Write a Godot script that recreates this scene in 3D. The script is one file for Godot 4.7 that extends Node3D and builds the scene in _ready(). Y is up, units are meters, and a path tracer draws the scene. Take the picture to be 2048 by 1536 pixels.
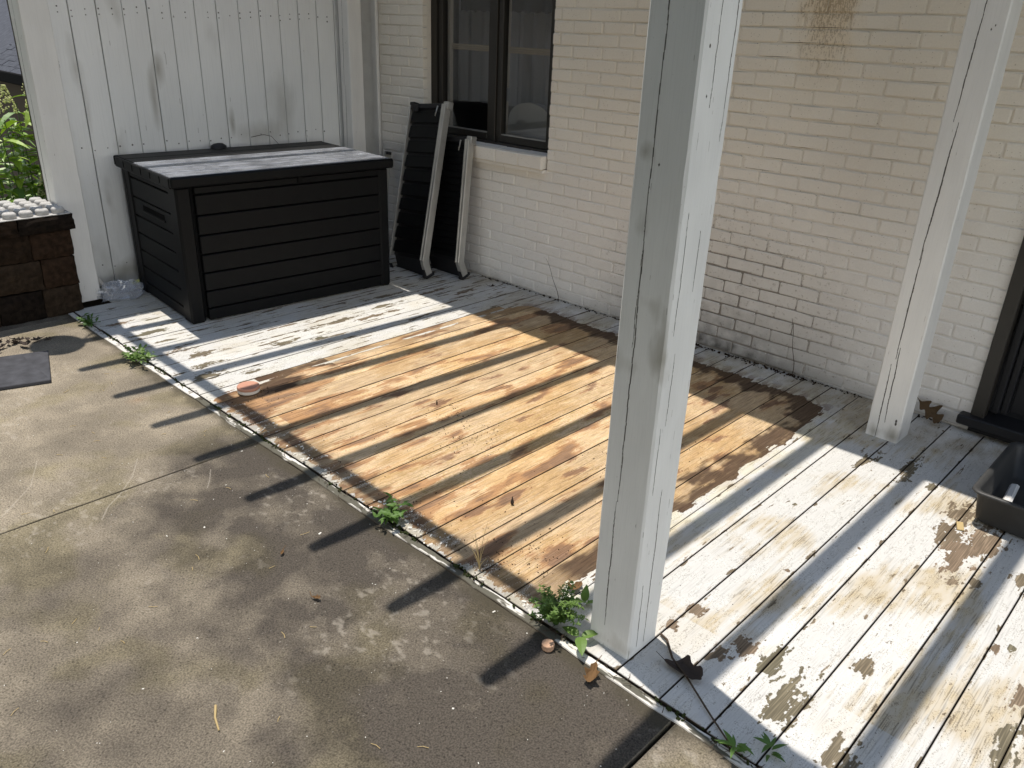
extends Node3D
# A peeling painted deck beside a painted brick house. x runs along the house wall, y is up, z runs away from the wall; metres.

const PITCH := 0.1425        # deck board pitch
const X0 := 1.905            # one board joint
const COURSE := 0.0659       # brick course height
const BRICK := 0.211         # brick pitch
const TX := 0.26             # how far a shadow moves along x for each metre of height
const TZ := 0.048

var rng := RandomNumberGenerator.new()
var used := {}
var M := {}
var lut := PackedByteArray()


# ------------------------------------------------------------------ mesh helper
class Geo:
	var v := PackedVector3Array()
	var n := PackedVector3Array()
	var uv := PackedVector2Array()
	var smooth := false
	var xf := Transform3D()

	func tri(a: Vector3, b: Vector3, c: Vector3, ua := Vector2(), ub := Vector2(), uc := Vector2()) -> void:
		# corners run counterclockwise seen from outside
		a = xf * a; b = xf * b; c = xf * c
		var nn := (b - a).cross(c - a)
		if nn.length_squared() < 1e-16:
			return
		nn = nn.normalized()
		v.append(a); v.append(c); v.append(b)
		n.append(nn); n.append(nn); n.append(nn)
		uv.append(ua); uv.append(uc); uv.append(ub)

	func quad(a: Vector3, b: Vector3, c: Vector3, d: Vector3, r := Rect2(0, 0, 1, 1)) -> void:
		var p := r.position
		var q := r.end
		tri(a, b, c, Vector2(p.x, q.y), q, Vector2(q.x, p.y))
		tri(a, c, d, Vector2(p.x, q.y), Vector2(q.x, p.y), p)

	func box(c: Vector3, s: Vector3, e := 0.0) -> void:
		# a box of size s about c with chamfered edges
		var h := s * 0.5
		e = minf(e, minf(h.x, minf(h.y, h.z)) * 0.9)
		var hv := [h.x, h.y, h.z]
		for ax in 3:
			var b := (ax + 1) % 3
			var g := (ax + 2) % 3
			for sg in [-1.0, 1.0]:
				var P := []
				for k in [[-1, -1], [1, -1], [1, 1], [-1, 1]]:
					var q := [0.0, 0.0, 0.0]
					q[ax] = sg * hv[ax]
					q[b] = k[0] * (hv[b] - e)
					q[g] = k[1] * (hv[g] - e)
					P.append(c + Vector3(q[0], q[1], q[2]))
				if sg > 0: quad(P[0], P[1], P[2], P[3])
				else: quad(P[3], P[2], P[1], P[0])
		if e <= 0.0:
			return
		for ax in 3:
			var b := (ax + 1) % 3
			var g := (ax + 2) % 3
			for k in [[-1, -1], [1, -1], [1, 1], [-1, 1]]:
				var P := []
				for t in [[-1, 0], [1, 0], [1, 1], [-1, 1]]:
					var q := [0.0, 0.0, 0.0]
					q[ax] = t[0] * (hv[ax] - e)
					q[b] = k[0] * (hv[b] - (0.0 if t[1] == 0 else e))
					q[g] = k[1] * (hv[g] - (e if t[1] == 0 else 0.0))
					P.append(c + Vector3(q[0], q[1], q[2]))
				if k[0] * k[1] > 0: quad(P[0], P[1], P[2], P[3])
				else: quad(P[3], P[2], P[1], P[0])
		for sx in [-1.0, 1.0]:
			for sy in [-1.0, 1.0]:
				for sz in [-1.0, 1.0]:
					var a := c + Vector3(sx * h.x, sy * (h.y - e), sz * (h.z - e))
					var b2 := c + Vector3(sx * (h.x - e), sy * h.y, sz * (h.z - e))
					var d := c + Vector3(sx * (h.x - e), sy * (h.y - e), sz * h.z)
					if sx * sy * sz > 0: tri(a, b2, d)
					else: tri(a, d, b2)

	func bar(a: Vector3, b: Vector3, w: float, t: float, up := Vector3.UP, e := 0.0) -> void:
		# a beam from a to b, w wide and t high
		var old := xf
		var f := (b - a)
		var l := f.length()
		f /= l
		var s := up.cross(f).normalized()
		var u := f.cross(s)
		xf = old * Transform3D(Basis(s, u, f), (a + b) * 0.5)
		box(Vector3.ZERO, Vector3(w, t, l), e)
		xf = old

	func tube(pts: PackedVector3Array, r0: float, r1: float, sides := 6) -> void:
		var rings := []
		for i in pts.size():
			var f := (pts[mini(i + 1, pts.size() - 1)] - pts[maxi(i - 1, 0)]).normalized()
			var s := f.cross(Vector3.UP if absf(f.y) < 0.9 else Vector3.RIGHT).normalized()
			var u := s.cross(f)
			var r := lerpf(r0, r1, float(i) / maxf(1, pts.size() - 1))
			var ring := PackedVector3Array()
			for k in sides:
				var a := TAU * k / sides
				ring.append(pts[i] + (s * cos(a) + u * sin(a)) * r)
			rings.append(ring)
		for i in pts.size() - 1:
			for k in sides:
				var k2 := (k + 1) % sides
				quad(rings[i][k2], rings[i][k], rings[i + 1][k], rings[i + 1][k2])
		for k in range(1, sides - 1):
			tri(rings[0][0], rings[0][k], rings[0][k + 1])
			var e: PackedVector3Array = rings[-1]
			tri(e[0], e[k + 1], e[k])

	func lathe(prof: PackedVector2Array, sides := 24, sx := 1.0, sz := 1.0) -> void:
		# profile of (radius, height) points from the bottom up, turned about y
		for i in prof.size() - 1:
			for k in sides:
				var a := TAU * k / sides
				var b := TAU * (k + 1) / sides
				var p := prof[i]
				var q := prof[i + 1]
				quad(Vector3(sx * p.x * sin(a), p.y, sz * p.x * cos(a)), Vector3(sx * p.x * sin(b), p.y, sz * p.x * cos(b)),
					Vector3(sx * q.x * sin(b), q.y, sz * q.x * cos(b)), Vector3(sx * q.x * sin(a), q.y, sz * q.x * cos(a)))

	func grid(nu: int, nv: int, f: Callable, two_sided := false) -> void:
		var p := []
		for j in nv + 1:
			var row := PackedVector3Array()
			for i in nu + 1:
				row.append(f.call(float(i) / nu, float(j) / nv))
			p.append(row)
		for j in nv:
			for i in nu:
				quad(p[j][i], p[j][i + 1], p[j + 1][i + 1], p[j + 1][i], Rect2(float(i) / nu, 1.0 - float(j + 1) / nv, 1.0 / nu, 1.0 / nv))

	func mesh() -> ArrayMesh:
		if smooth:
			var acc := {}
			for i in v.size():
				var k := (v[i] * 20000.0).round()
				acc[k] = acc.get(k, Vector3.ZERO) + n[i]
			for i in v.size():
				n[i] = acc[(v[i] * 20000.0).round()].normalized()
		var arr := []
		arr.resize(Mesh.ARRAY_MAX)
		arr[Mesh.ARRAY_VERTEX] = v
		arr[Mesh.ARRAY_NORMAL] = n
		arr[Mesh.ARRAY_TEX_UV] = uv
		var am := ArrayMesh.new()
		am.add_surface_from_arrays(Mesh.PRIMITIVE_TRIANGLES, arr)
		return am


# ------------------------------------------------------------------ scene helpers
func numbered(called: String) -> String:
	var k: int = used.get(called, 0)
	used[called] = k + 1
	return called if k == 0 else "%s_%03d" % [called, k]


func tag(o: Node3D, label: String, category: String, group := "", kind := "") -> Node3D:
	if label: o.set_meta("label", label)
	if category: o.set_meta("category", category)
	if group: o.set_meta("group", group)
	if kind: o.set_meta("kind", kind)
	return o


func thing(called: String, label: String, category: String, at := Vector3.ZERO, turn := 0.0, group := "", kind := "") -> Node3D:
	var o := Node3D.new()
	o.name = numbered(called)
	add_child(o)
	o.position = at
	o.rotation.y = turn
	return tag(o, label, category, group, kind)


func part(called: String, m: Mesh, mat: Material, parent: Node = null, at := Vector3.ZERO, basis := Basis()) -> MeshInstance3D:
	var o := MeshInstance3D.new()
	o.name = numbered(called) if parent == null else called
	o.mesh = m
	o.material_override = mat
	o.transform = Transform3D(basis, at)
	(self if parent == null else parent).add_child(o, true)
	return o


func lin(r: float, g: float, b: float) -> Color:
	return Color(r, g, b).linear_to_srgb()


func mat(col: Color, rough := 0.7, spec := 0.5, metal := 0.0) -> StandardMaterial3D:
	var m := StandardMaterial3D.new()
	m.albedo_color = col
	m.roughness = rough
	m.metallic_specular = spec
	m.metallic = metal
	return m


# ------------------------------------------------------------------ texture helpers
func noise_bytes(w: int, h: int, s: int, period: float, oct := 4, sx := 1.0, sy := 1.0, type := FastNoiseLite.TYPE_SIMPLEX_SMOOTH) -> PackedByteArray:
	# grey noise of w x h; sx, sy stretch it along x and y; period in pixels before stretching
	var f := FastNoiseLite.new()
	f.noise_type = type
	f.seed = s
	f.frequency = 1.0 / period
	f.fractal_type = FastNoiseLite.FRACTAL_FBM if oct > 1 else FastNoiseLite.FRACTAL_NONE
	f.fractal_octaves = oct
	f.cellular_return_type = FastNoiseLite.RETURN_DISTANCE
	var im := f.get_image(maxi(8, int(w / sx)), maxi(8, int(h / sy)), false, false, true)
	im.convert(Image.FORMAT_L8)
	if im.get_width() != w or im.get_height() != h:
		im.resize(w, h, Image.INTERPOLATE_CUBIC)
	return im.get_data()


func in_rows(w: int, h: int, ch: int, fn: Callable) -> Array:
	# fn(y0, y1) -> [colour bytes, height bytes] for a band of rows; bands run side by side
	var bands := 16
	var out := []
	out.resize(bands)
	var id := WorkerThreadPool.add_group_task(func(k: int) -> void:
		out[k] = fn.call(k * h / bands, (k + 1) * h / bands), bands)
	WorkerThreadPool.wait_for_group_task_completion(id)
	var a := PackedByteArray()
	var b := PackedByteArray()
	for o in out:
		a.append_array(o[0])
		b.append_array(o[1])
	return [ImageTexture.create_from_image(Image.create_from_data(w, h, false, Image.FORMAT_RGB8, a)),
		ImageTexture.create_from_image(Image.create_from_data(w, h, false, Image.FORMAT_L8, b))]


static func ss(a: float, b: float, x: float) -> float:
	var t := clampf((x - a) / (b - a), 0.0, 1.0)
	return t * t * (3.0 - 2.0 * t)


static func hash1(i: int) -> float:
	var x := (i * 374761393 + 668265263) & 0x7fffffff
	x = ((x ^ (x >> 13)) * 1274126177) & 0x7fffffff
	return float((x ^ (x >> 16)) & 0xffff) / 65535.0


func world_mat(tex: Array, rect: Rect2, plane: String, rough := 0.75, relief := 0.2, spec := 0.35) -> StandardMaterial3D:
	# a material laid out once over a stretch of the place: rect gives its first corner and size in metres
	var m := mat(Color.WHITE, rough, spec)
	m.albedo_texture = tex[0]
	m.uv1_triplanar = true
	m.uv1_world_triplanar = true
	m.uv1_triplanar_sharpness = 12.0
	var s := Vector3(1.0 / rect.size.x, 1.0 / rect.size.y, 1.0 / rect.size.y)
	var o := Vector3(-rect.position.x / rect.size.x, -rect.position.y / rect.size.y, -rect.position.y / rect.size.y)
	if plane == "xz":
		o.y = -0.986          # the sides of boards take the dark raw-wood margin of the sheet
	if plane == "zy":
		s.z = 1.0 / rect.size.x
		o.z = -rect.position.x / rect.size.x
	m.uv1_scale = s
	m.uv1_offset = o
	if relief > 0.0:
		m.heightmap_enabled = true
		m.heightmap_texture = tex[1]
		m.heightmap_scale = relief
	return m


# ------------------------------------------------------------------ surfaces that have a history
func peel_field(w: int, h: int, rect: Rect2, blobs: Array) -> PackedByteArray:
	# where paint has flaked off: blobs of [x, z, half width, half length, seed], ragged along the grain
	var out := PackedByteArray()
	out.resize(w * h)
	var ppm := w / rect.size.x
	var f := FastNoiseLite.new()
	f.frequency = 1.0
	f.fractal_octaves = 4
	for b in blobs:
		var x0 := maxi(0, int((b[0] - b[2] * 1.7 - rect.position.x) * ppm))
		var x1 := mini(w, int((b[0] + b[2] * 1.7 - rect.position.x) * ppm))
		var y0 := maxi(0, int((b[1] - b[3] * 1.7 - rect.position.y) * ppm))
		var y1 := mini(h, int((b[1] + b[3] * 1.7 - rect.position.y) * ppm))
		for y in range(y0, y1):
			for x in range(x0, x1):
				var wx := rect.position.x + x / ppm
				var wz := rect.position.y + y / ppm
				var dx: float = (wx - b[0]) / b[2]
				var dz: float = (wz - b[1]) / b[3]
				var q := f.get_noise_3d(wx * 22.0, wz * 9.0, b[4]) * 1.15 + f.get_noise_3d(wx * 75.0, wz * 38.0, b[4]) * 0.55
				var d := 1.0 - sqrt(dx * dx + dz * dz) + q
				if d > 0.25:
					out[y * w + x] = maxi(out[y * w + x], 120 + int(100.0 * hash1(int(b[4]))))
	return out


func deck_texture(w: int, h: int, rect: Rect2, s: int, blobs: Array) -> Array:
	var ppm := w / rect.size.x
	var G := noise_bytes(w, h, s, 3.4, 2, 1.0, 30.0)               # wood grain
	var S := noise_bytes(w, h, s + 1, 14.0, 3, 1.0, 14.0)          # streaks along the boards
	var B := noise_bytes(w, h, s + 2, 0.42 * ppm, 4, 1.0, 1.6)     # broad stains
	var D := noise_bytes(w, h, s + 3, 0.13 * ppm, 5, 1.0, 2.0)     # patches
	var F := noise_bytes(w, h, s + 4, 3.2, 2)                      # specks
	var C := noise_bytes(w, h, s + 5, 26.0, 4, 1.0, 3.0)           # chips
	var W := noise_bytes(w, h, s + 6, 0.15 * ppm, 5, 1.0, 3.0)     # damp patches
	var P := peel_field(w, h, rect, blobs)
	var nn := w * h
	return in_rows(w, h, 3, func(ya: int, yb: int) -> Array:
		var col := PackedByteArray()
		var hgt := PackedByteArray()
		col.resize((yb - ya) * w * 3)
		hgt.resize((yb - ya) * w)
		var o := 0
		for y in range(ya, yb):
			var z := rect.position.y + (y + 0.5) / ppm
			for x in w:
				var wx := rect.position.x + (x + 0.5) / ppm
				var i := y * w + x
				var bq := (wx - X0) / PITCH
				var bi := floori(bq)
				var fr := bq - bi
				var ed := minf(fr, 1.0 - fr) * PITCH
				var hb := hash1(bi + 40)
				var j := (i + int(hb * 9000.0) * 13) % nn
				var g := G[j] / 255.0
				var st := S[j] / 255.0
				var bg := B[i] / 255.0
				var dd := D[i] / 255.0
				var sp := F[i] / 255.0
				var ch := C[i] / 255.0
				var cr: float
				var cg: float
				var cb: float
				var ht := 0.62
				# the bare square where something stood for years
				var ax := absf(wx - 2.555) - 1.02
				var az := absf(z - 1.30) - 1.06
				var rr := 0.22 if z < 1.2 else 0.1
				ax += rr * 0.62 + 0.0
				az += rr * 0.62
				var dist := minf(maxf(ax, az), 0.0) + sqrt(maxf(ax, 0.0) * maxf(ax, 0.0) + maxf(az, 0.0) * maxf(az, 0.0)) - rr * 0.62
				dist += (dd - 0.5) * 0.07 + (st - 0.5) * 0.03
				if wx < 1.4775 and z < 2.16 and z > 0.3:
					dist = 0.1
				elif wx < 1.53 and z > 0.4 and z < 2.1:
					dist = minf(dist, -0.03)
				if dist < 0.0:
					var jd := (i + int(hb * 7777.0) * 31) % nn
					var d2 := W[jd] / 255.0
					var fig := 0.5 + 0.5 * sin(S[j] * 0.26 + W[j] * 0.12)
					var wet := ss(0.538, 0.64, d2 * 0.74 + dd * 0.10 + st * 0.10 + (fig - 0.5) * 0.05 + (g - 0.5) * 0.07 + (hb - 0.5) * 0.20 + 0.11 * ss(1.5, 2.1, z) * ss(2.6, 1.9, wx) + 0.08 * ss(1.75, 2.25, z))
					var warm := ss(0.35, 0.75, bg + (st - 0.5) * 0.5)
					var tn := 0.80 + 0.33 * hb
					cr = lerpf(0.605, 0.565, warm) * tn
					cg = lerpf(0.440, 0.375, warm) * tn
					cb = lerpf(0.275, 0.195, warm) * tn
					var fg := 1.0 - 0.20 * ss(0.55, 0.95, fig) * (0.4 + 0.9 * hash1(bi + 77))
					cr *= fg; cg *= fg * (0.985 + 0.015 * fg); cb *= fg * fg
					var mo := 0.80 + 0.25 * ch + 0.22 * (sp - 0.4)
					cr *= mo; cg *= mo; cb *= mo
					var pale := ss(0.6, 0.72, sp * 0.5 + ch * 0.5) * 0.5
					cr = lerpf(cr, 0.66, pale); cg = lerpf(cg, 0.54, pale); cb = lerpf(cb, 0.36, pale)
					var deep := ss(0.66, 0.80, d2 + 0.08 * ss(1.7, 2.1, z) * ss(2.6, 1.9, wx))
					cr = lerpf(cr, lerpf(0.345, 0.17, deep), wet * 0.80)
					cg = lerpf(cg, lerpf(0.180, 0.088, deep), wet * 0.80)
					cb = lerpf(cb, lerpf(0.082, 0.055, deep), wet * 0.80)
					# soaked rim: widest towards the house and the open edge
					var rim := ss(-0.11, -0.035, dist + (dd - 0.5) * 0.12 + (0.05 if z < 0.5 else 0.0) + 0.08 * ss(1.85, 2.1, z) * ss(2.9, 2.3, wx) + (0.005 if wx > 3.4 else -0.02))
					if wx < 1.7 and z < 1.7: rim *= 0.45
					if z > 2.1: rim *= lerpf(1.0, 0.42, ss(2.1, 2.2, z))
					rim = minf(1.0, rim * (0.82 + 0.4 * st - 0.12 * (fig - 0.5)))
					cr = lerpf(cr, 0.062, rim * 0.92); cg = lerpf(cg, 0.037, rim * 0.92); cb = lerpf(cb, 0.024, rim * 0.92)
					var gl := ss(0.50, 0.86, g)
					var k := 1.0 - 0.46 * gl
					cr *= k; cg *= k; cb *= k
					if sp > 0.80 and ch > 0.52:
						cr *= 0.35; cg *= 0.33; cb *= 0.3
						ht += 0.1
					ht = 0.5 - 0.14 * gl - 0.05 * st
				else:
					var mo := 0.90 + 0.16 * ch + 0.16 * (sp - 0.5)
					cr = 0.575 * mo; cg = 0.57 * mo; cb = 0.548 * mo
					var zone := ss(3.2, 3.9, wx)
					var tan_s := ss(0.42, 0.74, bg + (st - 0.5) * 0.32 + (hb - 0.5) * 0.16) * lerpf(0.35, 0.95, zone)
					if z > 2.05: tan_s *= 0.3
					tan_s *= 0.5 + 0.8 * ch
					var bt := 0.93 + 0.11 * hash1(bi + 300)
					cr *= bt; cg *= bt; cb *= bt * (0.97 + 0.03 * bt)
					cr = lerpf(cr, 0.45, tan_s); cg = lerpf(cg, 0.385, tan_s); cb = lerpf(cb, 0.275, tan_s)
					# mossy yellow next to the bare square
					var near := ss(0.26, 0.02, dist) * ss(0.35, 0.65, dd) * (1.0 if wx > 2.0 else 0.4)
					cr = lerpf(cr, 0.58, near * 0.4); cg = lerpf(cg, 0.53, near * 0.4); cb = lerpf(cb, 0.34, near * 0.4)
					# grime towards the wall
					var gm := ss(0.55, 0.05, z) * ss(0.3, 0.7, dd * 0.6 + bg * 0.4) * lerpf(0.5, 0.8, zone)
					cr = lerpf(cr, 0.33, gm); cg = lerpf(cg, 0.28, gm); cb = lerpf(cb, 0.20, gm)
					# the brown shore between square and wall
					if wx > 1.5 and wx < 3.6 and z < 0.3:
						var sh := ss(0.12, 0.0, dist) * 0.6 * ss(0.3, 0.6, ch)
						cr = lerpf(cr, 0.14, sh); cg = lerpf(cg, 0.08, sh); cb = lerpf(cb, 0.05, sh)
					var gl := ss(0.5, 0.85, g) * (0.10 + 0.26 * tan_s + 0.08 * hb) * (0.3 + 1.2 * ss(0.35, 0.6, dd))
					cr *= 1.0 - gl; cg *= 1.0 - gl; cb *= 1.0 - gl
					if sp > 0.72 and ch > 0.44:
						var q := 0.42 + 0.3 * hb
						cr *= q; cg *= q; cb *= q * 0.95
					if absf(ch - 0.5) < 0.012 and st > 0.45 and sp > 0.35:
						cr *= 0.62; cg *= 0.6; cb *= 0.57
					ht = 0.72 - 0.2 * gl + (sp - 0.5) * 0.10
					# long flakes lost along the boards, most of them by the chest
					var thr := lerpf(0.685, 0.80, ss(1.2, 2.0, wx)) + (0.045 if z > 1.9 else 0.0) - (0.03 if z < 0.6 else 0.0)
					var lost := P[i] > 0 or (st * 0.62 + ch * 0.38 > thr) or (ed < 0.014 * (ch - 0.56) * 4.0 and st > 0.5) or (ch > 0.86 and sp > 0.45)
					if lost:
						var t := (P[i] - 120) / 100.0 if P[i] > 0 else 0.5
						cr = lerpf(0.140, 0.195, t); cg = lerpf(0.126, 0.143, t); cb = lerpf(0.085, 0.100, t)
						var kk := 0.72 + 0.75 * ss(0.35, 0.9, g)
						cr *= kk; cg *= kk; cb *= kk
						ht = 0.36 - 0.1 * g
				# soil and paint crumbs along the open edge of the square
				if z > 2.2 and wx > 1.62 and wx < 3.72:
					var so := ss(2.24, 2.39, z + (dd - 0.5) * 0.25) * 0.42
					if z > 2.27 and sp * 0.5 + ch * 0.5 > 0.62 and dd > 0.48:
						cr = 0.55; cg = 0.52; cb = 0.46
						ht = 0.8
					else:
						cr = lerpf(cr, 0.080, so); cg = lerpf(cg, 0.056, so); cb = lerpf(cb, 0.040, so)
						ht = lerpf(ht, 0.35 + sp * 0.5, so)
				if z > 2.384:
					# the edge strip: paint left in long flakes
					var jt := (x % h) * w + (y * 2) % w
					var e := ss(0.46, 0.54, C[jt] / 255.0 * 0.45 + D[jt] / 255.0 * 0.55 + (0.30 if wx < 1.5 else (0.05 if wx > 3.7 else -0.09)))
					cr = lerpf(0.10, 0.62, e); cg = lerpf(0.095, 0.60, e); cb = lerpf(0.075, 0.55, e)
					ht = 0.4 + 0.3 * e
				if z > 2.45:
					cr = 0.055; cg = 0.040; cb = 0.028
				elif z < 2.384 and ed < (0.0016 if dist < 0.0 else 0.0004):
					cr = 0.12; cg = 0.08; cb = 0.045
					ht = 0.2
				col[o * 3] = lut[int(clampf(cr, 0.0, 0.999) * 1024.0)]
				col[o * 3 + 1] = lut[int(clampf(cg, 0.0, 0.999) * 1024.0)]
				col[o * 3 + 2] = lut[int(clampf(cb, 0.0, 0.999) * 1024.0)]
				hgt[o] = int(clampf(ht, 0.0, 1.0) * 255.0)
				o += 1
		return [col, hgt])


func concrete_texture(w: int, h: int, rect: Rect2, s: int) -> Array:
	var ppm := w / rect.size.x
	var B := noise_bytes(w, h, s, 0.7 * ppm, 5)
	var D := noise_bytes(w, h, s + 1, 0.22 * ppm, 5)
	var O := noise_bytes(w, h, s + 2, 0.5 * ppm, 4)
	var F := noise_bytes(w, h, s + 3, 2.6, 2)
	var E := noise_bytes(w, h, s + 4, 4.5, 1)
	var L := noise_bytes(w, h, s + 5, 0.05 * ppm, 5, 1.5, 1.0)
	var K := PackedByteArray()
	K.resize(w * h)
	for sc in [[[1.86, 2.83], [1.98, 2.90], [2.08, 2.99], [2.13, 3.05], [2.20, 3.10]], [[2.13, 2.66], [2.20, 2.70], [2.25, 2.735]], [[1.62, 3.12], [1.80, 3.2], [1.95, 3.34]]]:
		for q in sc.size() - 1:
			for t in 260:
				var px := int((lerpf(sc[q][0], sc[q + 1][0], t / 260.0) - rect.position.x) * ppm)
				var py := int((lerpf(sc[q][1], sc[q + 1][1], t / 260.0) - rect.position.y) * ppm)
				if px > 0 and py > 0 and px < w - 1 and py < h - 1:
					K[py * w + px] = 190
					if t % 3 > 0: K[py * w + px + 1] = 120
	return in_rows(w, h, 3, func(ya: int, yb: int) -> Array:
		var col := PackedByteArray()
		var hgt := PackedByteArray()
		col.resize((yb - ya) * w * 3)
		hgt.resize((yb - ya) * w)
		var o := 0
		for y in range(ya, yb):
			var z := rect.position.y + (y + 0.5) / ppm
			for x in w:
				var wx := rect.position.x + (x + 0.5) / ppm
				var i := y * w + x
				var bg := B[i] / 255.0
				var dd := D[i] / 255.0
				var sp := F[i] / 255.0
				var e := E[i] / 255.0
				# light sandy slab to the left, darker damp one by the post
				var left := ss(2.15, 1.7, wx)
				var far := ss(0.32, 0.85, z - 2.42 - (wx - 3.0) * 0.22 + (dd - 0.5) * 0.25)
				var pale := clampf(left * 0.60 + far * 0.34 * (1.0 - left) + ss(4.10, 4.115, wx) * 0.3, 0.0, 1.0)
				pale = clampf(pale + (bg - 0.5) * 0.45 + (dd - 0.5) * 0.28, 0.0, 1.0)
				pale = clampf(pale + 0.045 * ss(0.50, 0.53, dd * 0.6 + bg * 0.4) - 0.05 * ss(0.60, 0.63, O[i] / 255.0 * 0.7 + dd * 0.3), 0.0, 1.0)
				# damp stain with a hard shore
				var q := sqrt(pow((wx - 4.02) / 0.42, 2.0) + pow((z - 2.93) / 0.27, 2.0)) + (dd - 0.5) * 0.9
				if q < 1.0 and wx < 4.1: pale *= 0.35
				var cr := lerpf(0.072, 0.335, pale)
				var cg := lerpf(0.062, 0.288, pale)
				var cb := lerpf(0.051, 0.216, pale)
				var ol := ss(0.50, 0.8, O[i] / 255.0) * 0.36
				cr = lerpf(cr, cr * 0.86, ol); cg = lerpf(cg, cg * 0.86, ol); cb = lerpf(cb, cb * 0.55, ol)
				var k := 0.62 + 0.76 * ss(0.2, 0.8, sp)
				cr *= k; cg *= k; cb *= k
				if e > 0.90 and sp > 0.5 and bg > 0.4:
					var t := ss(0.90, 0.98, e) * 0.55
					cr = lerpf(cr, 0.5, t); cg = lerpf(cg, 0.47, t); cb = lerpf(cb, 0.42, t)
				elif e < 0.13:
					cr *= 0.5; cg *= 0.5; cb *= 0.5
				var sc := ss(0.60, 0.85, L[i] / 255.0) * ss(0.45, 0.75, bg) * 0.30
				cr = lerpf(cr, 0.42, sc); cg = lerpf(cg, 0.38, sc); cb = lerpf(cb, 0.32, sc)
				var kl := K[i] / 255.0 * 0.45
				cr = lerpf(cr, 0.46, kl); cg = lerpf(cg, 0.42, kl); cb = lerpf(cb, 0.36, kl)
				# a rust blush
				var ru := ss(0.07, 0.0, sqrt(pow((wx - 1.33) * 1.0, 2.0) + pow(z - 2.6, 2.0)) + (dd - 0.5) * 0.06) * 0.4
				cg *= 1.0 - 0.35 * ru; cb *= 1.0 - 0.6 * ru
				# soil washed against the deck
				var so := ss(2.47, 2.415, z + (dd - 0.5) * 0.06) * 0.75
				cr = lerpf(cr, 0.06, so); cg = lerpf(cg, 0.052, so); cb = lerpf(cb, 0.036, so)
				col[o * 3] = lut[int(clampf(cr, 0.0, 0.999) * 1024.0)]
				col[o * 3 + 1] = lut[int(clampf(cg, 0.0, 0.999) * 1024.0)]
				col[o * 3 + 2] = lut[int(clampf(cb, 0.0, 0.999) * 1024.0)]
				hgt[o] = int(clampf(0.3 + sp * 0.4 + (e - 0.5) * 0.3, 0.0, 1.0) * 255.0)
				o += 1
		return [col, hgt])


func wall_texture(w: int, h: int, rect: Rect2, s: int, mortar: bool) -> Array:
	# cream paint on the house wall; mortar = true for the joints, which have lost their paint low down
	var ppm := w / rect.size.x
	var B := noise_bytes(w, h, s, 0.8 * ppm, 4)
	var D := noise_bytes(w, h, s + 1, 0.12 * ppm, 5)
	var V := noise_bytes(w, h, s + 2, 3.0, 3, 1.0, 5.0)
	var F := noise_bytes(w, h, s + 3, 3.5, 3)
	var R := noise_bytes(w, h, s + 4, 14.0, 3)
	return in_rows(w, h, 3, func(ya: int, yb: int) -> Array:
		var col := PackedByteArray()
		var hgt := PackedByteArray()
		col.resize((yb - ya) * w * 3)
		hgt.resize((yb - ya) * w)
		var o := 0
		for y in range(ya, yb):
			var wy := rect.end.y - (y + 0.5) / ppm
			for x in w:
				var wx := rect.position.x + (x + 0.5) / ppm
				var i := y * w + x
				var bg := B[i] / 255.0
				var dd := D[i] / 255.0
				var vv := V[i] / 255.0
				var sp := F[i] / 255.0
				var warm := ss(0.3, 1.5, wy) 
				var cr := lerpf(0.79, 0.80, warm) + (bg - 0.5) * 0.06
				var cg := lerpf(0.76, 0.745, warm) + (bg - 0.5) * 0.06
				var cb := lerpf(0.715, 0.645, warm) + (bg - 0.5) * 0.05
				var zone := ss(1.15, 0.25, sqrt(pow((wx - 2.75) / 0.95, 2.0) + pow((wy - 0.18) / 0.72, 2.0)) + (dd - 0.5) * 0.45)
				if mortar:
					var t := ss(0.12, 0.95, zone + (sp - 0.5) * 0.5 + (dd - 0.5) * 0.5) * 0.80
					cr = lerpf(cr * 0.94, 0.13, t); cg = lerpf(cg * 0.94, 0.108, t); cb = lerpf(cb * 0.94, 0.085, t)
				else:
					var t := zone * 0.26 + ss(0.35, 0.02, wy) * zone * 0.32 + ss(0.12, 0.0, wy) * 0.25
					t *= 0.55 + dd * 0.9
					cr = lerpf(cr, 0.105, t); cg = lerpf(cg, 0.098, t); cb = lerpf(cb, 0.088, t)
					if zone > 0.25 and R[i] > 190 and sp > 0.5:
						cr *= 0.72; cg *= 0.70; cb *= 0.68
				# brown drips below a leak high on the wall
				var dr := ss(0.2, 0.02, absf(wx - 3.1 - 0.05 * (1.75 - wy)) + (dd - 0.5) * 0.1) * ss(1.28, 1.85, wy)
				if vv * 0.6 + sp * 0.4 > 0.72 - 0.27 * dr and dr > 0.02:
					var t := 0.45 * minf(1.0, dr * 2.0)
					cr = lerpf(cr, 0.20, t); cg = lerpf(cg, 0.135, t); cb = lerpf(cb, 0.07, t)
				if sp > 0.83 and dd > 0.5:
					cr *= 0.55; cg *= 0.52; cb *= 0.48
				var hz := dr * 0.22
				cr *= 1.0 - hz * 0.6; cg *= 1.0 - hz; cb *= 1.0 - hz * 1.6
				var k := 0.95 + 0.1 * sp
				col[o * 3] = lut[int(clampf(cr * k, 0.0, 0.999) * 1024.0)]
				col[o * 3 + 1] = lut[int(clampf(cg * k, 0.0, 0.999) * 1024.0)]
				col[o * 3 + 2] = lut[int(clampf(cb * k, 0.0, 0.999) * 1024.0)]
				hgt[o] = int(clampf(0.45 + (sp - 0.5) * 0.25 + (dd - 0.5) * 0.45 + (R[i] / 255.0 - 0.5) * 0.35, 0.0, 1.0) * 255.0)
				o += 1
		return [col, hgt])


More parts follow.
